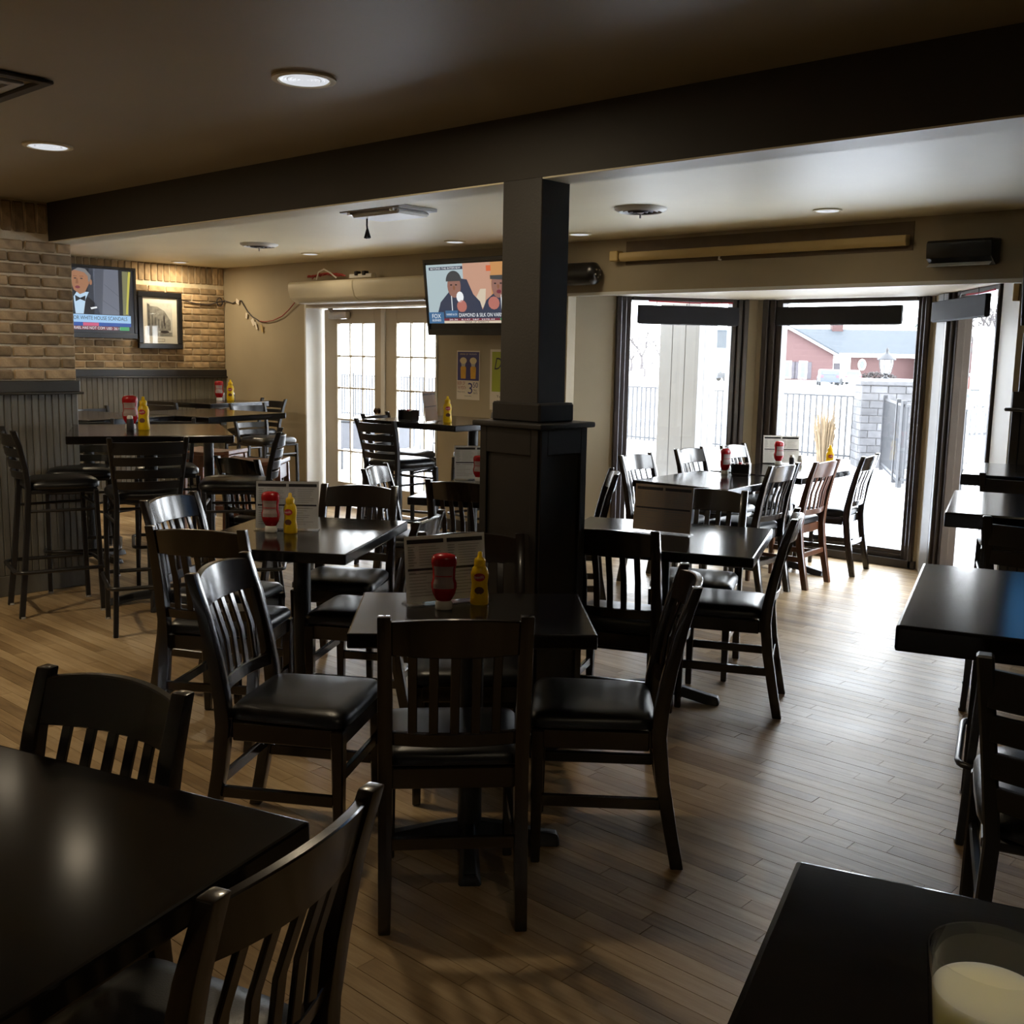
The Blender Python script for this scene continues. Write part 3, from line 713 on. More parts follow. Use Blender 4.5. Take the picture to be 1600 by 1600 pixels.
caddy(-5.70, 5.16, Z10, 10, 'black condiment caddy on the bar table before the french doors')
# menus in clear sleeves
def menu(x, y, z, rot, label, w=.285, h=.222, lean=8, mat=MENU):
    t = thing('menu_stand', label, 'menu', (x, y, z), rot)
    up_ = bpy.data.objects
    b = BM(); bx(b, -w / 2, w / 2, -.03, .04, 0, .004); ob('acrylic_foot', b, ACRYL, t)
    p = box('menu_card', -w / 2 + .003, w / 2 - .003, -.0003, .0003, .006, h - .004, mat, t)
    s = box('acrylic_sleeve', -w / 2, w / 2, -.003, -.0022, .003, h, ACRYL, t)
    for side in (1, -1):
        yq = -.0012 if side > 0 else .0008
        b = BM()
        for x0, x1 in ((-w * .46, -w * .02), (w * .02, w * .46)): slab(b, rect(x0, x1, h * .87, h * .93), yq, yq + .0004)
        slab(b, rect(-w * .46, w * .46, h * .48, h * .515), yq, yq + .0004)
        ob('heading_bar', b, INKD, p)
        b = BM(); q = random.Random(int(w * 1000) + side)
        for c0 in (-w * .45, w * .03):
            for k in range(9):
                zz = h * (.82 - .038 * k) if k < 8 else h * .44
                slab(b, rect(c0, c0 + w * q.uniform(.06, .1), zz, zz + h * .012), yq, yq + .0004)
                slab(b, rect(c0 + w * .13, c0 + w * q.uniform(.3, .41), zz, zz + h * .008), yq, yq + .0004)
            for k in range(8):
                zz = h * (.43 - .045 * k)
                if zz > h * .08: slab(b, rect(c0, c0 + w * q.uniform(.2, .4), zz, zz + h * .009), yq, yq + .0004)
        ob('printed_lines', b, M('grey_ink', (.3, .28, .25), .6) if side > 0 else INKD, p)
    for o in bpy.data.objects:
        if o.parent == t and o.name.split('.')[0] in ('menu_card', 'acrylic_sleeve'): o.rotation_euler = (R(-lean), 0, 0)
    return t
menu(-2.40, 2.345, Z7, 68, 'tilted menu stand on the column table behind ketchup and mustard')
menu(-3.90, 2.80, Z7, 44, 'menu stand on the left table behind ketchup and mustard')
menu(-2.72, 4.02, Z7, 14, 'dark backlit menu stand alone on the table right of the column', mat=M('tan_menu_paper', (.42, .32, .24), .5, .1))
menu(-4.72, 4.86, Z7, 52, 'menu stand on the table just left of the column')
menu(-3.98, 7.50, Z7, 40, 'white menu stand on the rear bay table behind the red bottle')
menu(-5.60, 5.30, Z10, 118, 'brown menu stand seen edge-on on the bar table before the french doors', mat=M('brown_menu_card', (.33, .2, .13), .5))

# glass of milk
g = thing('milk_glass', 'tumbler half filled with cream coloured milk on the near bar table', 'glass', (-.180, .640, 1.0705)); g.scale = (.92, .92, .92)
b = BM()
prof_o = ((.029, 0), (.031, .004), (.034, .05), (.0385, .10), (.0415, .136), (.0412, .1385)); prof_i = ((.0398, .1385), (.0392, .134), (.0362, .10), (.0318, .05), (.029, .012), (.001, .012))
lathe(b, prof_o + prof_i, 40); ob('tumbler', b, CLEAR, g, smooth=True)
b = BM(); lathe(b, ((.0005, .0125), (.0285, .0128), (.0314, .05), (.0366, .110), (.036, .1115), (.0005, .1108)), 40); ob('milk', b, MILK, g, smooth=True)

# ------------------------------------------------------------------ screens
def colour(n, c, s=1.): return emit('screen_' + n, c, s)
SC = .95
BLK = colour('near_black', (.01, .012, .018), SC); SKIN = colour('skin_tone', (.36, .17, .09), SC); SKIN2 = colour('shadow_skin_tone', (.24, .10, .05), SC)
SHIRT = colour('pale_blue_shirt', (.5, .68, .85), SC); GBAND = colour('grey_slate', (.15, .165, .21), SC); GBAND2 = colour('dark_slate', (.035, .042, .06), SC); GBAND3 = colour('mid_slate', (.085, .095, .125), SC)
YELB = colour('yellow_band', (.55, .5, .08), SC); OLV = colour('olive_band', (.2, .2, .1), SC); SKYB = colour('sky_blue_banner', (.35, .58, .85), SC); NAVY = colour('navy_banner', (.02, .08, .35), SC)
PINK = colour('pink_banner', (.6, .1, .2), SC); GRN = colour('green_banner', (.05, .35, .12), SC); WHT = colour('white_lettering', (.85, .88, .9), SC); HAIR = colour('grey_hair', (.2, .2, .2), SC)
DRED = colour('dark_red_banner', (.18, .03, .05), SC); PALE = colour('pale_blue_room', (.42, .52, .55), SC); PEACH = colour('peach_room', (.55, .31, .22), SC); HOOD = colour('dark_blue_hoodie', (.035, .045, .08), SC)
CAP = colour('dark_cap', (.05, .055, .06), SC); BRS = colour('brown_skin', (.28, .14, .11), SC); BLUEB = colour('blue_logo_block', (.05, .14, .28), SC); GOLD = colour('golden_hair', (.55, .27, .1), SC)
HAND = colour('reddish_hand', (.45, .16, .13), SC); CREAM = colour('cream_lampshade', (.65, .55, .42), SC); ORG = colour('orange_square', (.65, .13, .05), SC)
def tv_shell(label, loc, rot, w, h, tilt=0, bez=.028, bot=.05, arm=0):
    t = thing('television', label, 'television', loc, rot); t.rotation_euler = (R(tilt), 0, R(rot))
    b = BM(); bx(b, -w / 2, w / 2, 0, .05, -h / 2, h / 2); bx(b, -w * .3, w * .3, .05, .085, -h * .3, h * .3); ob('housing', b, BLACKP, t, bev=.006, smooth=True)
    if arm: box('wall_arm', -.06, .06, .085, arm, -.06, .06, METAL, t, bev=.004)
    for x0, x1, z0, z1 in ((-w / 2, w / 2, h / 2 - bez, h / 2), (-w / 2, w / 2, -h / 2, -h / 2 + bot), (-w / 2, -w / 2 + bez, -h / 2 + bot, h / 2 - bez), (w / 2 - bez, w / 2, -h / 2 + bot, h / 2 - bez)):
        box('bezel', x0, x1, -.012, 0, z0, z1, BLACKP, t, bev=.003)
    return t
# left television, seen past the pier
tl = tv_shell('television on the far left brick wall showing a man in a tuxedo', (-10.17, 4.915, 2.005), 90, 1.17, .70)
sc = box('screen', -.557, .557, -.003, 0, -.30, .322, BLK, tl)
F = lambda n, p, l, m: flat(n, p, -.0035 - .0007 * l, m, sc)
F('picture_background', rect(.14, .40, -.12, .32), 0, GBAND); F('picture_background', rect(-.557, -.12, -.12, .32), 0, DRED)
F('picture_background', [(.06, -.12), (.15, -.12), (.17, .32), (.10, .32)], 0, GBAND2); F('picture_background', [(.14, -.12), (.22, -.12), (.25, .32), (.16, .32)], 1, GBAND3); F('panel_seam', [(.25, .17), (.40, .06), (.40, .065), (.25, .175)], 1, GBAND3); F('panel_seam', [(.22, .02), (.40, -.09), (.40, -.085), (.22, .025)], 1, GBAND3)
F('picture_background', rect(.44, .50, -.12, .31), 0, OLV); F('yellow_band', [(.47, -.11), (.49, -.11), (.53, .31), (.505, .31)], 1, YELB)
F('jacket', [(-.22, -.12), (-.14, .02), (-.06, .07), (.06, .06), (.16, -.02), (.2, -.12)], 1, BLK)
F('shirt', [(-.05, -.12), (-.065, .04), (-.03, .09), (.09, .09), (.055, .02), (.03, -.12)], 2, SHIRT)
F('bow_tie', [(-.05, .055), (0, .03), (.055, .055), (.05, .0), (0, .018), (-.045, -.005)], 3, BLK)
F('face', [(-.075, .28), (-.085, .19), (-.06, .105), (.0, .065), (.05, .085), (.095, .17), (.10, .25), (.06, .29), (-.03, .305)], 3, SKIN)
F('hair', [(-.06, .29), (-.01, .318), (.06, .31), (.115, .25), (.11, .19), (.088, .19), (.085, .24), (.05, .275), (-.03, .29)], 4, HAIR)
F('ear', oval(.112, .185, .014, .028, 10), 4, SKIN); F('brow', rect(-.062, -.025, .232, .24), 5, SKIN2); F('brow', rect(.0, .04, .232, .24), 5, SKIN2)
F('eye', oval(-.043, .215, .014, .006, 8), 5, BLK); F('eye', oval(.02, .215, .014, .006, 8), 5, BLK); F('nose', [(-.03, .215), (-.018, .215), (-.012, .165), (-.042, .165)], 5, SKIN2)
F('mouth', oval(-.022, .132, .026, .014, 10), 5, DRED); F('pocket_square', [(.11, -.075), (.17, -.06), (.165, -.045), (.10, -.058)], 2, WHT)
F('banner', rect(-.557, .52, -.20, -.125), 1, SKYB); F('banner', rect(-.557, .52, -.235, -.20), 1, NAVY); F('banner', rect(.02, .18, -.235, -.203), 2, PINK); F('banner', rect(-.557, .38, -.272, -.237), 1, DRED); F('banner', rect(.40, .5, -.272, -.237), 1, GRN)
txt('lettering', 'NO MAJOR WHITE HOUSE SCANDALS', .70, .048, BLK, sc, (-.22, -.0052, -.187)); txt('lettering', 'AND ISRAEL HAS NOT COM', .42, .026, WHT, sc, (-.18, -.0052, -.267))
txt('lettering', 'USD  26.11', .14, .024, WHT, sc, (.26, -.0052, -.267))
# middle television left of the column
tm = tv_shell('television beside the column showing two people in dark hoodies', (-6.30, 6.34, 2.03), 3, .925, .63, 7, arm=.245)
sc = box('screen', -.437, .437, -.003, 0, -.215, .27, PALE, tm)
F('picture_background', rect(-.02, .437, -.13, .27), 0, PEACH); F('picture_background', rect(.28, .437, -.03, .27), 1, GOLD)
F('lampshade', [(.05, -.09), (.16, .06), (.22, .06), (.20, -.09)], 1, CREAM); F('orange_square', rect(.235, .285, .2, .245), 2, ORG)
F('hoodie', [(-.33, -.13), (-.29, -.04), (-.18, .05), (-.12, .16), (.02, .14), (.08, .02), (.15, -.04), (.18, -.13)], 2, HOOD)
F('hoodie', [(.16, -.13), (.22, -.03), (.33, .04), (.437, .05), (.437, -.13)], 3, HOOD)
F('face', oval(-.125, .09, .075, .095), 4, BRS); F('cap', oval(-.125, .13, .088, .085, 14, 0, 180), 5, CAP); F('face', oval(.355, .085, .072, .10), 4, BRS); F('hair', oval(.36, .15, .09, .065, 14, 0, 180), 5, GOLD); F('cap', [(.275, .165), (.435, .165), (.437, .125), (.275, .135)], 6, CAP)
for ex in (-.155, -.1, .325, .385): F('eye', oval(ex, .1, .012, .006, 8), 6, BLK)
F('nose', oval(-.125, .075, .012, .02, 8), 6, SKIN2); F('nose', oval(.355, .075, .012, .02, 8), 6, SKIN2); F('mouth', oval(.36, .035, .025, .016, 10), 6, DRED)
F('microphone', oval(-.065, .0, .04, .045, 12), 6, WHT); F('hand', oval(-.05, -.075, .055, .05, 12), 6, HAND); F('hand', oval(.30, -.055, .06, .052, 12), 6, HAND)
for x_ in (-.165, .375, .41): F('hood_string', rect(x_, x_ + .008, -.11, .01), 4, WHT)
F('banner', rect(-.437, .437, -.175, -.122), 7, HOOD); F('banner', rect(-.24, -.10, -.165, -.11), 8, BLUEB); F('banner', rect(-.437, -.26, -.215, -.122), 8, BLUEB); F('banner', rect(-.26, .437, -.195, -.175), 7, DRED); F('banner', rect(-.26, .437, -.215, -.195), 7, CREAM); F('banner', rect(.36, .42, -.192, -.176), 8, GRN); F('banner', rect(-.40, -.02, .225, .25), 3, HOOD)
txt('lettering', 'DIAMOND & SILK ON VARNEY', .52, .03, WHT, sc, (-.085, -.0098, -.163)); txt('lettering', 'FOX', .10, .036, WHT, sc, (-.395, -.0098, -.172)); txt('lettering', 'BUSINESS', .10, .018, WHT, sc, (-.395, -.0098, -.198))
txt('lettering', 'VARNEY & CO', .12, .016, WHT, sc, (-.23, -.0098, -.15)); txt('lettering', 'BANK OF AMERICA', .26, .014, BLK, sc, (-.02, -.0098, -.212)); txt('lettering', 'BEYOND THE INTERVIEW', .34, .015, WHT, sc, (-.38, -.0062, .230)); txt('lettering', '20.36   8,147  S&P  2270.44', .5, .013, WHT, sc, (-.2, -.0098, -.192))
# right television at the frame edge
tr_ = tv_shell('television at the right edge of the frame beside the bay, bluish picture', (-1.40, 6.46, 2.085), 0, 1.18, .62, 6, arm=.13, bez=.07)
sc = box('screen', -.522, .522, -.003, 0, -.26, .282, colour('blue_picture', (.06, .2, .42), 1.3), tr_)

# ------------------------------------------------------------------ things on walls
pf = thing('picture_frame', 'black framed black and white photograph of a building on far left bricks', 'picture', (X0 + .055, 5.80, 1.85), 90)
for x0, x1, z0, z1 in ((-.25, .25, .235, .29), (-.25, .25, -.29, -.235), (-.25, -.195, -.235, .235), (.195, .25, -.235, .235)): box('frame_bar', x0, x1, -.02, .02, z0, z1, BLACKP, pf, bev=.006)
mb = box('mat_board', -.2, .2, 0, .012, -.24, .24, MATB, pf); ph = box('photograph', -.145, .14, -.002, 0, -.16, .18, M('pale_grey_print', (.5, .5, .46), .6, .1, 20), pf)
flat('building_front', [(-.13, -.12), (-.135, .15), (-.03, .14), (.05, .10), (.12, .0), (.12, -.10)], -.003, GREY1, ph); flat('shadow_side', [(-.14, -.12), (-.14, .17), (-.115, .16), (-.112, -.12)], -.0035, GREY2, ph)
for k in range(5): flat('tall_window', rect(-.095 + .036 * k, -.08 + .036 * k, -.08, .05 - .018 * k), -.0036, GREY2, ph)
flat('arched_window', oval(.045, .0, .009, .06, 14), -.0038, INKD, ph); flat('street', rect(-.14, .135, -.155, -.12), -.0031, GREY1, ph); flat('carriage', oval(.05, -.115, .05, .014, 12), -.0037, INKD, ph)
b = BM()
for x0, x1, z0, z1 in ((-.05, .05, -.215, -.212), (-.05, .05, -.19, -.187), (-.05, -.047, -.215, -.187), (.047, .05, -.215, -.187)): slab(b, rect(x0, x1, z0, z1), -.001, -.0004)
ob('caption_box', b, INKD, mb); box('glazing', -.197, .197, -.008, -.006, -.237, .237, PANE, pf)
# posters
p1 = thing('beer_poster', 'blue and white poster with two beers and a 3 50 price', 'poster', (-6.522, YB - .003, 1.38))
pp = box('paper', -.14, .14, -.0008, 0, -.211, .211, PAPER, p1); G = lambda n, p, l, m: flat(n, p, -.0012 - .0003 * l, m, pp, .0003)
G('blue_field', rect(-.13, .13, -.045, .2), 0, INKB)
for cx_ in (-.06, .06):
    G('beer', [(cx_ - .03, -.03), (cx_ + .03, -.03), (cx_ + .034, .06), (cx_ + .028, .075), (cx_ - .028, .075), (cx_ - .034, .06)], 1, BEERC); G('glass_neck', [(cx_ - .02, .075), (cx_ + .02, .075), (cx_ + .03, .11), (cx_ - .03, .11)], 1, GREYP)
    G('foam', oval(cx_, .125, .042, .028, 16), 2, FOAM)
for s, x_, w_, h_, m_, z_ in (('BEER OF', -.13, .095, .03, INKR, -.085), ('THE MONTH', -.13, .105, .032, INKR, -.125), ('3', .0, .055, .095, INKB, -.16), ('50', .06, .06, .045, INKB, -.105), ('TALL', .065, .045, .016, INKD, -.135), ('PINTS', .065, .05, .016, INKD, -.16)): txt('lettering', s, w_, h_, m_, pp, (x_, -.0018, z_))
txt('lettering', 'DRINK OF', .1, .012, FOAM, pp, (-.1, -.0025, .175)); txt('lettering', 'THE MONTH', .09, .012, PAPER, pp, (.01, -.0025, .175)); txt('lettering', 'Please drink', .09, .011, INKD, pp, (-.125, -.0018, -.15)); txt('lettering', 'responsibly', .09, .011, INKD, pp, (-.045, -.0018, -.185))
p2 = thing('green_poster', 'lime green and white poster half hidden by the column', 'poster', (-6.06, YB - .003, 1.35))
pp = box('paper', -.2, .2, -.0008, 0, -.255, .255, PAPER, p2); G('green_field', rect(-.178, .178, -.1, .235), 0, GREENP)
txt('lettering', 'Drinks', .30, .10, INKD, pp, (-.15, -.0018, .085), shear=.3)
for z_, s in ((-.15, 'To be served'), (-.185, 'with your food'), (-.22, 'all day long')): txt('lettering', s, .24, .02, INKD, pp, (-.12, -.0018, z_))
p3 = thing('dark_poster', 'dark framed poster with yellow print at the right edge under the television', 'poster', (-1.72, YB - .012, 1.55))
for x0, x1, z0, z1 in ((-.28, .28, .16, .19), (-.28, .28, -.19, -.16), (-.28, -.25, -.16, .16), (.25, .28, -.16, .16)): box('frame_bar', x0, x1, -.012, .01, z0, z1, BLACKP, p3, bev=.003)
q = box('print', -.25, .25, -.002, .004, -.16, .16, INKD, p3); flat('yellow_shape', oval(-.05, .0, .14, .10, 18), -.003, YEL, q)
# right wainscot
wr2 = setting('wall_back_wainscot', (0, YB, 0)); xx = BX1 + .01
box('wainscot_rail', xx - .0, 3.0, -.03, 0, 1.30, 1.40, DARKW, wr2, bev=.004); box('wainscot_cap', xx - .03, 3.0, -.06, 0, 1.285, 1.305, DARKW, wr2, bev=.006)
while xx < -.9: box('beadboard', xx, xx + .053, -.016, 0, .12, 1.29, DARKW, wr2, bev=.004); xx += .055
box('panel', xx, 3.0, -.016, 0, .12, 1.29, DARKW, wr2); box('baseboard', BX1, 3.0, -.025, 0, 0, .12, DARKW, wr2, bev=.004)
o = box('wooden_block', -2.075, -2.04, YB - .03, YB, 1.92, 2.02, TAN, bev=.003); tag(o, 'small tan wooden block under the right end of the bay header', 'block')
# black tube speaker, projector screen case, wedge speaker
sp = thing('tube_speaker', 'black cylindrical speaker on the header just right of the column', 'speaker', (-5.42, YB - .10, 2.185))
b = BM(); lathe(b, ((.05, -.37), (.075, -.36), (.085, -.34), (.085, .31), (.08, .335), (.055, .355), (.05, .36)), 24); q = ob('speaker_body', b, BLACKP, sp, smooth=True); q.rotation_euler = (0, R(90), 0)
for x_ in (-.2, .2): box('wall_bracket', x_ - .02, x_ + .02, .05, .1, -.05, .05, BLACKP, sp)
b = BM()
for k in range(5): a = R(72 * k); lathe(b, ((.006, .356), (.006, .366)), 8, cx=.03 * math.cos(a), cy=.03 * math.sin(a))
q = ob('end_screws', b, CHROME, sp); q.rotation_euler = (0, R(90), 0)
ps = thing('projection_screen_case', 'long yellowed projection screen case on the header above the bay', 'screen case', (-3.77, YB, 2.30))
b = BM(); loft(b, [[(x_, y_, z_) for y_, z_ in ((-.005, -.03), (-.055, -.035), (-.075, -.01), (-.07, .03), (-.005, .036))] for x_ in (-1.12, 1.06)]); ob('case', b, TAN, ps, bev=.005, smooth=True)
box('end_bracket', -1.2, -1.125, -.085, 0, -.03, .045, TAN, ps, bev=.006); box('backing_board', -1.1, 1.08, -.006, 0, -.06, .115, M('brown_board', (.13, .09, .05), .6, .1), ps)
b = BM(); tube(b, [(-.27, -.04, -.035), (-.27, -.045, -.055), (-.25, -.045, -.06)], .007, 6); ob('pull_ring', b, WCAP, ps, smooth=True)
sb = thing('wedge_speaker', 'black box speaker with light painted on its slanted underside at the right end of the header', 'speaker', (-2.36, YB, 2.2))
b = BM(); loft(b, [[(x_, y_, z_) for y_, z_ in ((0, -.06), (-.06, -.075), (-.15, -.03), (-.16, .06), (-.14, .075), (0, .085))] for x_ in (-.19, .19)]); ob('cabinet', b, BLACKP, sb, bev=.01, seg=2, smooth=True)
b = BM(); bx(b, -.18, .18, -.001, .001, -.05, .05, Matrix.Translation((0, -.107, -.056)) @ Matrix.Rotation(R(-63.5), 4, 'X')); ob('lit_underside', b, M('lit_underside_grey', (.45, .47, .5), .5), sb)  # light on the black slanted underside painted as pale grey
# string of tags
cab = thing('string_of_tags', 'thin dark cable with paper tags sagging across the far left corner', 'cable')
b = BM(); tube(b, [(-10.27, 6.09, 2.067), (-10.275, 6.25, 2.045), (-10.275, 6.40, 2.04), (-10.27, 6.52, 2.075), (-10.24, 6.575, 2.09), (-10.1, 6.585, 2.06), (-10.017, 6.585, 2.086), (-9.94, 6.585, 2.085), (-9.83, 6.585, 1.97), (-9.74, 6.585, 1.915), (-9.6, 6.585, 1.865), (-9.5, 6.585, 1.86)], .006, 6); ob('cable', b, INKD, cab, smooth=True)
b = BM(); tube(b, [(-9.6, 6.58, 1.868), (-9.5, 6.58, 1.86), (-9.36, 6.58, 1.872), (-9.2, 6.58, 1.915), (-9.08, 6.58, 1.98), (-8.95, 6.57, 2.06)], .005, 6); ob('red_lead', b, M('red_lead_plastic', (.3, .03, .025), .5), cab, smooth=True)
b = BM(); tube(b, [(-10.255 + .0, 6.52 + .035 * math.cos(R(a)), 2.075 + .045 * math.sin(R(a))) for a in range(0, 360, 30)], .006, 6, True); ob('cable_loop', b, INKD, cab, smooth=True)
for x_, z_, w_, h_, a_ in ((-9.99, 2.10, .06, .05, 25), (-9.83, 1.955, .03, .06, 20), (-9.735, 1.89, .05, .07, -25), (-9.68, 1.86, .03, .08, -15), (-9.57, 1.83, .03, .08, -8)):
    b = BM(); bx(b, -w_ / 2, w_ / 2, -.001, .001, -h_, 0); q = ob('paper_tag', b, PAPER if x_ < -9.6 else TAN, cab); q.location = (x_, 6.575, z_); q.rotation_euler = (R(8), R(a_), 0)
rc = thing('red_cable_bundle', 'bundle of red cable with a white cord on top of the air curtain', 'cable', (-8.35, 6.48, 2.245))
b = BM(); q = random.Random(3)
tube(b, [(-.25 + .5 * k / 40 + .05 * math.sin(k * 1.7), .03 * math.cos(k * 1.3), .02 + .022 * abs(math.sin(k * .9)) + .02 * math.sin(math.pi * k / 40)) for k in range(41)], .008, 6); ob('red_cable', b, M('red_cable_plastic', (.35, .03, .02), .5), rc, smooth=True)
b = BM(); tube(b, [(-.08, -.05, .0), (-.04, -.055, .07), (.04, -.05, .095), (.12, -.04, .06), (.2, -.03, .01)], .007, 6); ob('white_cord', b, WCAP, rc, smooth=True)
ps2 = thing('power_strip', 'white power strip with two black plugs on the air curtain', 'power strip', (-7.80, 6.48, 2.245))
box('strip', -.16, .16, -.03, .03, 0, .035, WCAP, ps2, bev=.005)
for x_ in (-.05, .06): box('plug', x_ - .02, x_ + .02, -.045, .01, .02, .06, BLACKP, ps2, bev=.005)

# ------------------------------------------------------------------ ceiling fittings
BULB = emit('lit_lamp_lens', (.92, .95, 1), .72)
def can_light(x, y, r, label, p=1.):
    t = thing('recessed_light', label, 'ceiling light', (x, y, CH), group=None)
    b = BM(); lathe(b, ((r, -.001), (r, -.008), (r * .82, -.010), (r * .78, -.004)), 32, cap=False); ob('trim_ring', b, CEIL, t, smooth=True)
    b = BM(); lathe(b, tuple((r * .78 * (1 - .08 * k) - (.002 if k % 2 else 0), -.004 - .0004 * k) for k in range(6)), 32, cap=False); ob('ribbed_baffle', b, WHITE, t, smooth=True)
    b = BM(); lathe(b, tuple((max(.001, r * (.78 - .13 * k) - (.004 if k2 else 0)), -.005 - (.0035 if k2 else 0)) for k in range(7) for k2 in (0, 1)), 32, cap=False); ob('lens', b, BULB, t)
    ld = bpy.data.lights.new('lamp', 'AREA'); ld.shape = 'DISK'; ld.size = .13; ld.energy = LAMP * p; ld.color = (1, .82, .56)
    l = bpy.data.objects.new('lamp', ld); COL.objects.link(l); l.parent = t; l.location = (0, 0, -.014)
can_light(-2.972, 2.224, .105, 'largest recessed ceiling light, ribbed, above the dining tables', .9)
can_light(-4.836, 2.219, .105, 'recessed ceiling light at upper left, between pier and large light', .05)
can_light(-5.95, 2.33, .105, 'recessed ceiling light at the left frame edge above the brick pier', .04)
can_light(-8.007, 6.044, .085, 'recessed ceiling light left above the air curtain', .15)
can_light(-6.131, 6.035, .085, 'recessed ceiling light above the middle television', .12)
can_light(-4.973, 6.164, .085, 'recessed ceiling light just right of the column top', .1)
can_light(-2.983, 6.019, .085, 'recessed ceiling light above the right end of the projection screen case', .06)
can_light(-9.953, 5.875, .085, 'recessed ceiling light above the framed photograph', 1.3)
can_light(-5.6, 1.25, .105, 'added fill light in the near room ceiling, unseen left of the frame', 2.6)  # unseen lamp added to brighten the brick pier and lower left floor
can_light(.12, .72, .105, 'added fill light in the near room ceiling, unseen above the milk glass table', .45)  # unseen lamp added to light the milk
can_light(-9.0, 4.0, .085, 'added fill light in the far room ceiling, hidden behind the brick pier', 2.0)  # unseen lamp added to brighten the far left bricks
def diffuser(x, y, label):
    t = thing('ceiling_vent', label, 'vent', (x, y, CH))
    b = BM(); lathe(b, ((.158, -.001), (.155, -.012), (.128, -.026), (.12, -.014), (.12, -.002)), 36, cap=False); ob('outer_ring', b, WHITE, t, smooth=True)
    for k, r in enumerate((.1, .07, .04)):
        b = BM(); lathe(b, ((r + .012, -.008 - .004 * k), (r, -.026 - .003 * k), (r - .006, -.014 - .004 * k)), 32, cap=False); ob('vane_ring', b, INKD if k else GREYP, t, smooth=True)
    b = BM(); lathe(b, ((.122, -.003), (.001, -.003)), 24, cap=False); ob('dark_throat', b, INKD, t); b = BM(); lathe(b, ((.02, -.004), (.02, -.03), (.006, -.034), (.006, -.06)), 10); ob('centre_stem', b, GREYP, t, smooth=True)
diffuser(-7.689, 5.278, 'round white ceiling vent on the left, near the french doors'); diffuser(-3.84, 5.33, 'round white ceiling vent on the right, in front of the bay')
v = thing('square_vent', 'dark square ceiling vent cut by the left frame edge', 'vent', (-3.93, 1.44, CH))
for k, s in enumerate((.27, .20, .13, .07)):
    b = BM(); z0 = -.004 - .005 * k
    for x0, x1, y0, y1 in ((-s, s, s - .035, s), (-s, s, -s, -s + .035), (-s, -s + .035, -s + .035, s - .035), (s - .035, s, -s + .035, s - .035)): bx(b, x0, x1, y0, y1, z0 - .012, z0)
    ob('vent_ring', b, M('vent_brown', (.05, .042, .035), .5) if k % 2 == 0 else GREYP, v, bev=.003)
pm = thing('projector_mount', 'pale ceiling plate with hanging cable end, empty projector mount', 'mount', (-5.17, 4.5, CH))
b = BM(); bx(b, -.28, .28, -.16, .16, -.02, 0); ob('plate', b, GREYP, pm, bev=.004); b = BM(); bx(b, -.2, .24, -.13, .13, -.05, -.02); ob('lower_box', b, WCAP, pm, bev=.012)
for s in (-1, 1): box('side_arm', s * .2 - .015, s * .2 + .015, -.15, .15, -.035, -.02, CHROME, pm)
b = BM(); tube(b, [(-.14, -.05, -.02), (-.142, -.05, -.09), (-.138, -.05, -.12)], .006, 6); tube(b, [(-.138, -.05, -.11), (-.155, -.05, -.17)], [.006, .012], 6); tube(b, [(-.138, -.05, -.11), (-.12, -.05, -.17)], [.006, .012], 6); ob('hanging_cable', b, INKD, pm, smooth=True)

# ------------------------------------------------------------------ outside
GZ = -.08
b = BM(); n = 60
gr = []
for j in range(n + 1):
    row = []
    for i in range(n + 1):
        u = -1 + 2 * i / n; v_ = -1 + 2 * j / n
        row.append(b.verts.new((-30 + 220 * math.copysign(abs(u) ** 2.2, u), 68 + 230 * math.copysign(abs(v_) ** 2.2, v_), GZ + .0)))
    gr.append(row)
for j in range(n):
    for i in range(n): b.faces.new((gr[j][i], gr[j][i + 1], gr[j + 1][i + 1], gr[j + 1][i]))
bmesh.ops.delete(b, geom=[f for f in b.faces if -13 < f.calc_center_median().x < 6 and -6 < f.calc_center_median().y < 6], context='FACES')
ob('snowy_ground', b, SNOW, kind='structure')
# unseen roof over the building, added to shade the porch post
b = BM(); slab(b, [(-6.9, 2.62), (7.25, 2.62), (7.25, 2.74), (1.0, 4.6), (-6.9, 2.74)], -11.2, 3.8); slab(b, [(7.25, 2.62), (8.6, 2.62), (8.6, 2.7), (7.25, 3.05)], -5.9, -1.6)
for v_ in b.verts: v_.co = Vector((v_.co.y, v_.co.x, v_.co.z))
ob('roof', b, SLATE, kind='structure')
# porch post clad in grooved siding
po = thing('porch_post', 'thick grey-white porch post of grooved boards outside the left bay window', 'post', (-5.995, 9.22, GZ))
box('core', -.22, .22, -.155, .155, 0, 3.2, M('dark_groove', (.12, .115, .11), .8), po)
for k in range(3): box('siding_board', -.23 + .1545 * k, -.0 - .23 + .1545 * k + .15, -.17, -.155, 0, 3.2, SIDING, po, bev=.004)
for k in range(3): box('siding_board', .22, .235, -.168 + .113 * k, -.168 + .113 * k + .109, 0, 3.2, SIDING, po, bev=.004)
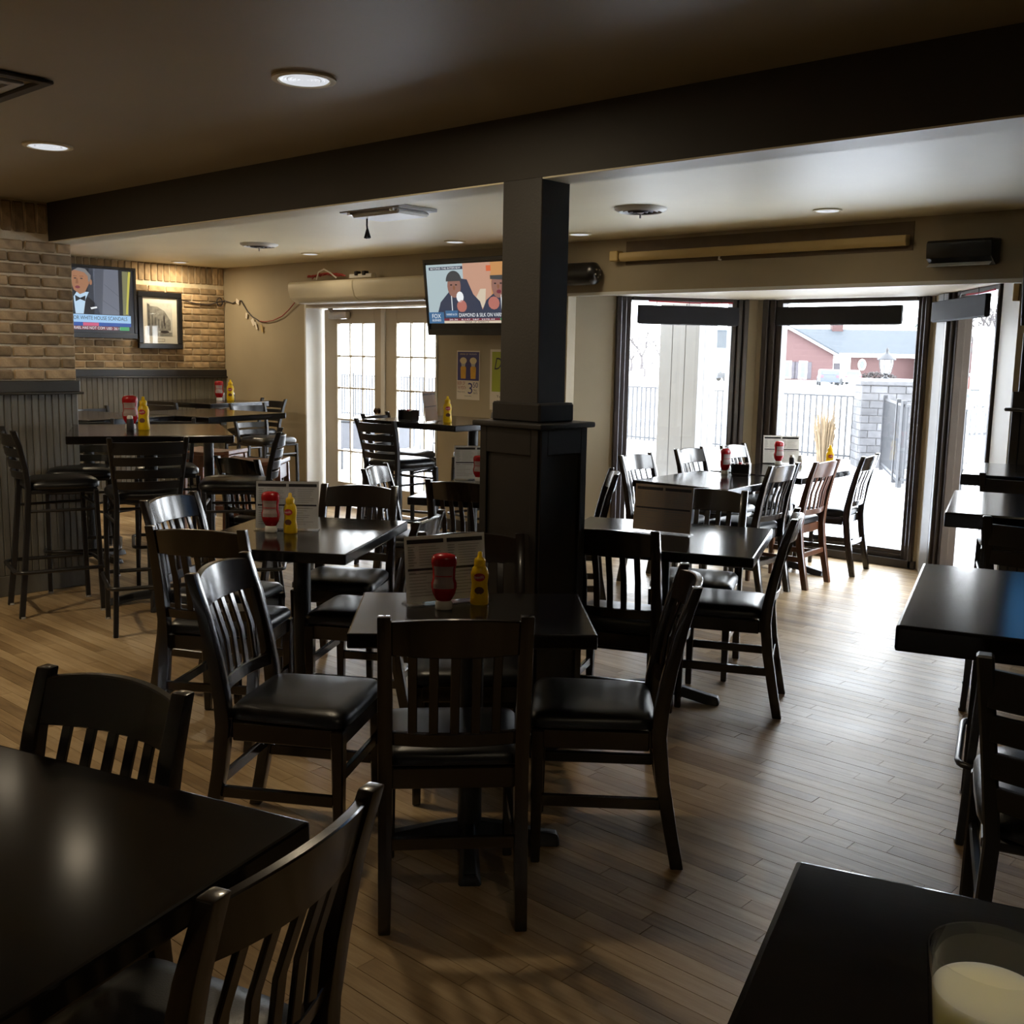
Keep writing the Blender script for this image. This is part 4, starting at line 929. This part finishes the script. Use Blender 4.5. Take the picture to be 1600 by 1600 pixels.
# iron fences
PK = {}
def fence(pts, label, h=1.1, gap=.112, posts=True):
    t = thing('iron_fence', label, 'fence', (pts[0][0], pts[0][1], GZ))
    o0 = Vector((pts[0][0], pts[0][1]))
    if 'm' not in PK:
        b = BM(); bx(b, -.013, .013, -.013, .013, .06, 1.1); PK['m'] = bpy.data.meshes.new('picket'); b.to_mesh(PK['m']); b.free(); PK['m'].materials.append(FENCEM)
    for a, c in zip(pts, pts[1:]):
        a = Vector(a) - o0; c = Vector(c) - o0; ln = (c - a).length; d = (c - a) / ln; an = math.atan2(d.y, d.x); n_ = max(2, int(ln / gap))
        for z0, z1 in ((.10, .135), (h - .03, h)):
            q = BM(); bx(q, 0, ln, -.014, .014, z0, z1, Matrix.Translation((a.x, a.y, 0)) @ Matrix.Rotation(an, 4, 'Z')); ob('rail', q, FENCEM, t)
        for k in range(n_ + 1):
            p = a + d * (ln * k / n_)
            if posts and k % 20 == 0:
                q = BM(); bx(q, -.03, .03, -.03, .03, 0, h + .05, Matrix.Translation((p.x, p.y, 0)) @ Matrix.Rotation(an, 4, 'Z')); ob('post', q, FENCEM, t, bev=.004); continue
            o = bpy.data.objects.new('picket', PK['m']); COL.objects.link(o); o.parent = t; o.location = (p.x, p.y, 0); o.rotation_euler = (0, 0, an)
    return t
fence([(-13.6, 17.1), (-7.5, 16.45)], 'long black iron fence across the snow behind the bay tables, left of the stone pillar')
fence([(-23.5, 17.4), (-13.75, 17.12)], 'black iron fence seen through the panes of the french doors')
fence([(-6.72, 15.85), (-5.59, 13.78), (-4.2, 12.9), (-2.2, 11.9)], 'black iron fence running toward the room right of the stone pillar', gap=.085)
# stone pillar with lantern
pl = thing('stone_pillar', 'grey stone block pillar with a snowy cap standing in the fence line', 'pillar', (-6.95, 16.35, GZ), 36)
box('core', -.40, .40, -.28, .28, 0, 1.30, M('grey_mortar', (.16, .155, .15), .9, .1), pl)
for j in range(11):
    z0 = .01 + .116 * j; off = .13 * (j % 2); xs = [-.415] + [x_ for x_ in (-.285 + off, -.02 + off, .245 + off) if -.4 < x_ < .40] + [.415]
    for x0, x1 in zip(xs, xs[1:]):
        box('stone', x0 + .004, x1 - .004, -.30 + rnd.uniform(-.006, .006), -.27, z0, z0 + .11, STONE, pl, bev=.006)
    for y0, y1 in ((-.268, .0), (.005, .28)): box('stone', .395, .415 + rnd.uniform(-.006, .006), y0, y1, z0, z0 + .11, STONE, pl, bev=.006)
    for y0, y1 in ((-.268, .0), (.005, .28)): box('stone', -.415 + rnd.uniform(-.006, .006), -.395, y0, y1, z0, z0 + .11, STONE, pl, bev=.006)
box('cap_stone', -.45, .45, -.33, .32, 1.29, 1.35, STONE, pl, bev=.01); box('snow_cap', -.44, .44, -.32, .31, 1.35, 1.385, SNOW, pl, bev=.015, seg=2)
la = thing('lantern', 'black iron lantern with pale glass standing on the stone pillar', 'lantern', (-6.95, 16.33, GZ + 1.385), 36)
b = BM(); lathe(b, ((.07, 0), (.07, .015), (.03, .03), (.025, .06), (.06, .08), (.075, .09)), 12); ob('base', b, FENCEM, la, smooth=True)
b = BM(); lathe(b, ((.07, .09), (.098, .22), (.10, .30)), 6); ob('glass', b, M('frosted_lantern_glass', (.75, .74, .70), .35), la)
for k in range(6): a = R(60 * k); b = BM(); tube(b, [(.073 * math.cos(a), .073 * math.sin(a), .09), (.102 * math.cos(a), .102 * math.sin(a), .22), (.104 * math.cos(a), .104 * math.sin(a), .30)], .008, 5); ob('frame_bar', b, FENCEM, la)
b = BM(); lathe(b, ((.14, .295), (.145, .31), (.10, .36), (.05, .395), (.025, .41), (.02, .43), (.028, .45), (.004, .49)), 12); ob('roof', b, FENCEM, la, smooth=True)
# tuft of dry grass
gt = thing('dry_grass', 'tuft of dry straw coloured grass against the fence left of the stone pillar', 'grass', (-7.72, 15.95, GZ))
b = BM(); q = random.Random(5)
for k in range(170):
    a = q.uniform(0, 6.28); r0 = q.uniform(0, .1); l = q.uniform(.6, 1.05); r1 = r0 + q.uniform(.02, .22); w = .006
    p0 = (r0 * math.cos(a), r0 * math.sin(a), 0); p1 = ((r0 + r1) / 2 * math.cos(a), (r0 + r1) / 2 * math.sin(a), l * .6); p2 = (r1 * math.cos(a), r1 * math.sin(a), l)
    vs = [b.verts.new(v) for v in ((p0[0] - w, p0[1], 0), (p0[0] + w, p0[1], 0), (p1[0] + w, p1[1], p1[2]), (p1[0] - w, p1[1], p1[2]), p2)]
    b.faces.new(vs[:4]); b.faces.new((vs[3], vs[2], vs[4]))
ob('blades', b, STRAW, gt, kind='stuff')
# patio furniture outside the french doors
pt = thing('patio_table', 'dark covered patio table outside the left french door', 'patio table', (-11.6, 9.9, GZ), 20)
b = BM(); bx(b, -.42, .42, -.42, .42, .68, .72); ob('tabletop', b, CARK, pt, bev=.008); b = BM(); bx(b, -.41, .41, -.41, .41, .3, .68); ob('cover', b, M('charcoal_cover', (.05, .05, .055), .8, .1), pt, bev=.02)
for sx_ in (-1, 1):
    for sy_ in (-1, 1): b = BM(); sweep(b, [(sx_ * .37, sy_ * .37, 0), (sx_ * .36, sy_ * .36, .68)], .02, .02); ob('leg', b, FENCEM, pt)
def patio_chair(x, y, rot, label):
    t = thing('patio_chair', label, 'patio chair', (x, y, GZ), rot, 'metal patio chairs')
    b = BM(); bx(b, -.24, .24, -.22, .24, .43, .45); ob('seat', b, FENCEM, t, bev=.004)
    for s_ in (-1, 1):
        b = BM(); tube(b, [(s_ * .24, .24, 0), (s_ * .24, .23, .62), (s_ * .24, -.2, .64)], .014, 6); ob('arm', b, FENCEM, t, smooth=True)
        b = BM(); tube(b, [(s_ * .24, -.26, 0), (s_ * .24, -.22, .45), (s_ * .23, -.30, .92)], .014, 6); ob('leg', b, FENCEM, t, smooth=True)
    for k in range(7): x_ = -.18 + .06 * k; b = BM(); tube(b, [(x_, -.22, .46), (x_, -.295, .9)], .007, 5); ob('back_bar', b, FENCEM, t)
    b = BM(); tube(b, [(-.23, -.30, .92), (.23, -.30, .92)], .014, 6); ob('back_rail', b, FENCEM, t)
patio_chair(-10.2, 10.1, 160, 'black metal patio chair nearer the right french door pane')
patio_chair(-13.0, 12.4, 220, 'black metal patio chair farther out, behind the astragal of the french doors')
patio_chair(-12.1, 12.6, 140, 'black metal patio chair farther out, seen through the right french door')

# houses: local x to the right, local y away from the room
def house_frame(name, label, depth, s, rot=42.): 
    c = fw * depth + rt * s; return thing(name, label, 'house', (c.x, c.y, GZ), rot)
hs = house_frame('brick_house', 'red brick house with blue-grey roof, gable and oval window across the snow', 95, 0)
b = BM(); slab(b, [(19.8, 0), (28.2, 0), (28.2, 2.35), (24, 4.55), (19.8, 2.35)], 0, 6); ob('gable_wall', b, HBRICK, hs)
b = BM()
for sgn in (-1, 1): slab(b, [(24, 4.6), (24 + sgn * 4.6, 2.2), (24 + sgn * 4.6, 2.42), (24, 4.82)], -.35, 6.2)
ob('gable_roof', b, SLATE, hs)
b = BM()
for sgn in (-1, 1): slab(b, [(24, 4.45), (24 + sgn * 4.6, 2.05), (24 + sgn * 4.6, 2.25), (24, 4.68)], -.4, -.33)
ob('white_barge_board', b, WHITE, hs)
b = BM(); bx(b, 28.2, 40, 2.2, 9, 0, 2.3); ob('main_wall', b, HBRICK, hs)
b = BM(); vs = [b.verts.new(v) for v in ((27, 1.6, 2.42), (40.4, 1.6, 2.42), (40.4, 6, 4.7), (26.2, 6, 4.7), (27, 10, 2.4), (40.4, 10, 2.4))]
b.faces.new(vs[:4]); b.faces.new((vs[3], vs[2], vs[5], vs[4])); b.faces.new((vs[0], vs[3], vs[4])); b.faces.new((vs[1], vs[5], vs[2])); ob('main_roof', b, SLATE, hs)
box('white_fascia', 28, 40, 1.6, 2.2, 2.12, 2.45, WHITE, hs); box('porch_back', 28.3, 30.4, 2.1, 2.2, 0, 2.15, WHITE, hs); box('porch_door', 28.9, 29.45, 2.0, 2.1, .35, 1.55, INKD, hs)
for x_ in (28.35, 30.1): box('porch_column', x_ - .1, x_ + .1, 1.7, 1.9, 0, 2.15, WHITE, hs)
for x_ in (24.15, 25.55):
    w_ = box('window', x_ - .38, x_ + .38, -.06, 0, .12, 1.68, WHITE, hs); box('pane', x_ - .2, x_ + .2, -.08, -.06, .25, 1.55, DGLASS, w_)
    for s_ in (-.58, .58): box('shutter', x_ + s_ - .18, x_ + s_ + .18, -.05, 0, .12, 1.6, INKD, hs)
w_ = flat('oval_window', oval(31.45, 1.45, .36, .52, 18), 2.1, WHITE, hs, .12); flat('pane', oval(31.45, 1.45, .2, .36, 18), 2.06, DGLASS, w_, .03)
box('chimney', 29.6, 30.6, 5.6, 6.4, 4.2, 5.1, HBRICK, hs)
b = BM(); slab(b, [(36.2, 0), (42, 0), (42, 2.4), (39.1, 4.2), (36.2, 2.4)], -.5, 2.3); ob('right_wing', b, HBRICK, hs)
b = BM(); slab(b, [(39.1, 4.4), (35.8, 2.3), (35.8, 2.1), (39.1, 4.15)], -.7, 2.4); ob('right_wing_trim', b, WHITE, hs)
h2_ = house_frame('far_house', 'small white house with blue-grey roof far behind the left bay window', 125, 0)
b = BM(); bx(b, 20, 27, 0, 5, 0, 3.1); ob('wall', b, WHITE, h2_); b = BM(); slab(b, [(19.6, 3.0), (27.4, 3.0), (26.2, 5.1), (20.8, 5.1)], -.3, 5.3); ob('roof', b, SLATE, h2_)
def car(label, depth, s, rot, paint, sc=1., truck=False):
    c = fw * depth + rt * s; t = thing('car', label, 'car', (c.x, c.y, GZ), 42 + rot)
    pr = [(-2.1, .3), (2.1, .3), (2.15, .75), (1.1, .95), (.5, 1.42), (-1.5, 1.45), (-2.05, .95)] if not truck else [(-2.4, .4), (2.4, .4), (2.4, .95), (1.3, 1.05), (.8, 1.7), (-.5, 1.7), (-.6, 1.1), (-2.4, 1.1)]
    b = BM(); slab(b, pr, -.85, .85); ob('body', b, paint, t, bev=.08, seg=2, smooth=True)
    gp = [(-1.7, 1.0), (.85, 1.0), (.42, 1.36), (-1.42, 1.38)] if not truck else [(-.4, 1.12), (1.1, 1.12), (.72, 1.6), (-.4, 1.6)]
    b = BM(); slab(b, gp, -.862, .862); ob('side_windows', b, DGLASS, t)
    b = BM(); bx(b, -2.03, -1.75, -.65, .65, .98, 1.32); ob('rear_window', b, DGLASS, t)
    for x_ in (-1.3, 1.35):
        for y_ in (-.8, .8): b = BM(); lathe(b, ((.2, -.1), (.33, -.1), (.33, .1), (.2, .1)), 18); w = ob('wheel', b, TIRE, t); w.rotation_euler = (R(90), 0, 0); w.location = (x_, y_, .33)
    for y_ in (-.7, .7): box('tail_light', -2.12, -2.05, y_ - .12, y_ + .12, .75, .92, LABELR, t)
    t.scale = (sc, sc, sc)
car('blue-grey car parked in the snow before the brick house', 76, 22.3, 78, CARB, .78); car('silver car parked beside the blue-grey car before the brick house', 79, 24.4, 95, CARW, .75)
car('black pickup truck seen far off through the left bay window', 84, 17.0, 20, CARK, .62, True); car('orange-red car seen through the narrow right bay window', 62, 27.3, 10, CARO, .78); car('snow covered silver car in front of the orange-red car', 40, 17.5, 25, CARW, .42)
def tree(label, depth, s, h, spread, seed, name='bare_tree'):
    c = fw * depth + rt * s; t = thing(name, label, 'tree', (c.x, c.y, GZ), 0); q = random.Random(seed); b = BM()
    tube(b, [(0, 0, 0), (.02 * h, 0, h * .12), (0, 0, h * .25)], [.035 * h, .028 * h, .022 * h], 7); ob('trunk', b, BARK, t, smooth=True); b = BM()
    def grow(p, d, l, r, lev):
        e = p + d * l; tube(b, [p, (p + e) / 2 + Vector((q.uniform(-.06, .06), q.uniform(-.06, .06), 0)) * l, e], [r, r * .8, r * .6], 5 if lev < 2 else 3)
        if lev < 4:
            for k in range(3 if lev < 3 else 4):
                a = q.uniform(0, 6.28); nd = (d + Vector((math.cos(a), math.sin(a), q.uniform(-.1, .5))) * spread).normalized(); grow(p + d * l * q.uniform(.6, 1), nd, l * q.uniform(.6, .78), r * .6, lev + 1)
    for k in range(4): a = 1.57 * k + q.uniform(-.4, .4); grow(Vector((0, 0, h * .22)), Vector((math.cos(a) * spread, math.sin(a) * spread, .8)).normalized(), h * .26, .017 * h, 1)
    ob('branches', b, BARK, t)
tree('small spreading bare tree in the snow left of the porch post', 98, 11.9, 2.7, .8, 4)
for k, (dp, s_, h_) in enumerate(((140, 15.2, 6), (165, 19.5, 8), (140, 19.2, 6))): tree(('leftmost', 'middle', 'rightmost')[k] + ' of three distant bare trees above the left bay window fence', dp, s_, h_, .5, 20 + k)
for k, (dp, s_, h_) in enumerate(((85, 36.6, 8), (90, 40.2, 9))): tree(('left', 'right')[k] + ' tall bare tree in the narrow right bay window', dp, s_, h_, .4, 30 + k)
ft = thing('fir_tree', 'snow dusted fir tree behind the right end of the brick house roof', 'tree', tuple(fw * 114 + rt * 43.5)[:2] + (GZ,))
b = BM(); lathe(b, ((.25, 0), (.2, 2)), 8); ob('trunk', b, BARK, ft); b = BM(); q = random.Random(8)
for k in range(9):
    z = 1.2 + k * .9; r = 2.7 - k * .27; n_ = 26; c_ = b.verts.new((0, 0, z + 1.3)); ring = [b.verts.new(((r * (1 if i % 2 else .6)) * math.cos(6.283 * i / n_), (r * (1 if i % 2 else .6)) * math.sin(6.283 * i / n_), z - (.35 if i % 2 else 0))) for i in range(n_)]
    for i in range(n_): b.faces.new((ring[i], ring[(i + 1) % n_], c_))
ob('boughs', b, FIR, ft)
b = BM(); q = random.Random(9)
sh = thing('dark_shrub', 'dark low shrub in front of the brick house wall, behind the lantern', 'shrub', tuple(fw * 93 + rt * 31.6)[:2] + (GZ,))
for k in range(700):
    u = q.uniform(-1, 1); a = q.uniform(0, 6.28); x_ = u * 1.6; z_ = q.uniform(0, .85) * (1 - .5 * u * u); l = .16
    poly(b, [(x_ * .74 + q.uniform(-l, l), x_ * .67 + q.uniform(-l, l) + q.uniform(-.3, .3), z_ + q.uniform(-l, l)) for _ in range(3)])
ob('twigs', b, BARK, sh, kind='stuff')
c = fw * 60 + rt * 27.4; sg = thing('road_sign', 'grey sign board with two orange panels outside the narrow right bay window', 'sign', (c.x, c.y, GZ), 42)
box('board', -.55, .7, -.1, .1, 1.55, 3.6, M('grey_brown_sign', (.04, .037, .034), .6), sg)
for z0 in (1.75, 2.75): box('orange_panel', -.4, .55, -.12, -.1, z0, z0 + .62, CARO, sg)
for x_ in (-.4, .5): box('post', x_ - .05, x_ + .05, -.05, .05, 0, 1.55, FENCEM, sg)
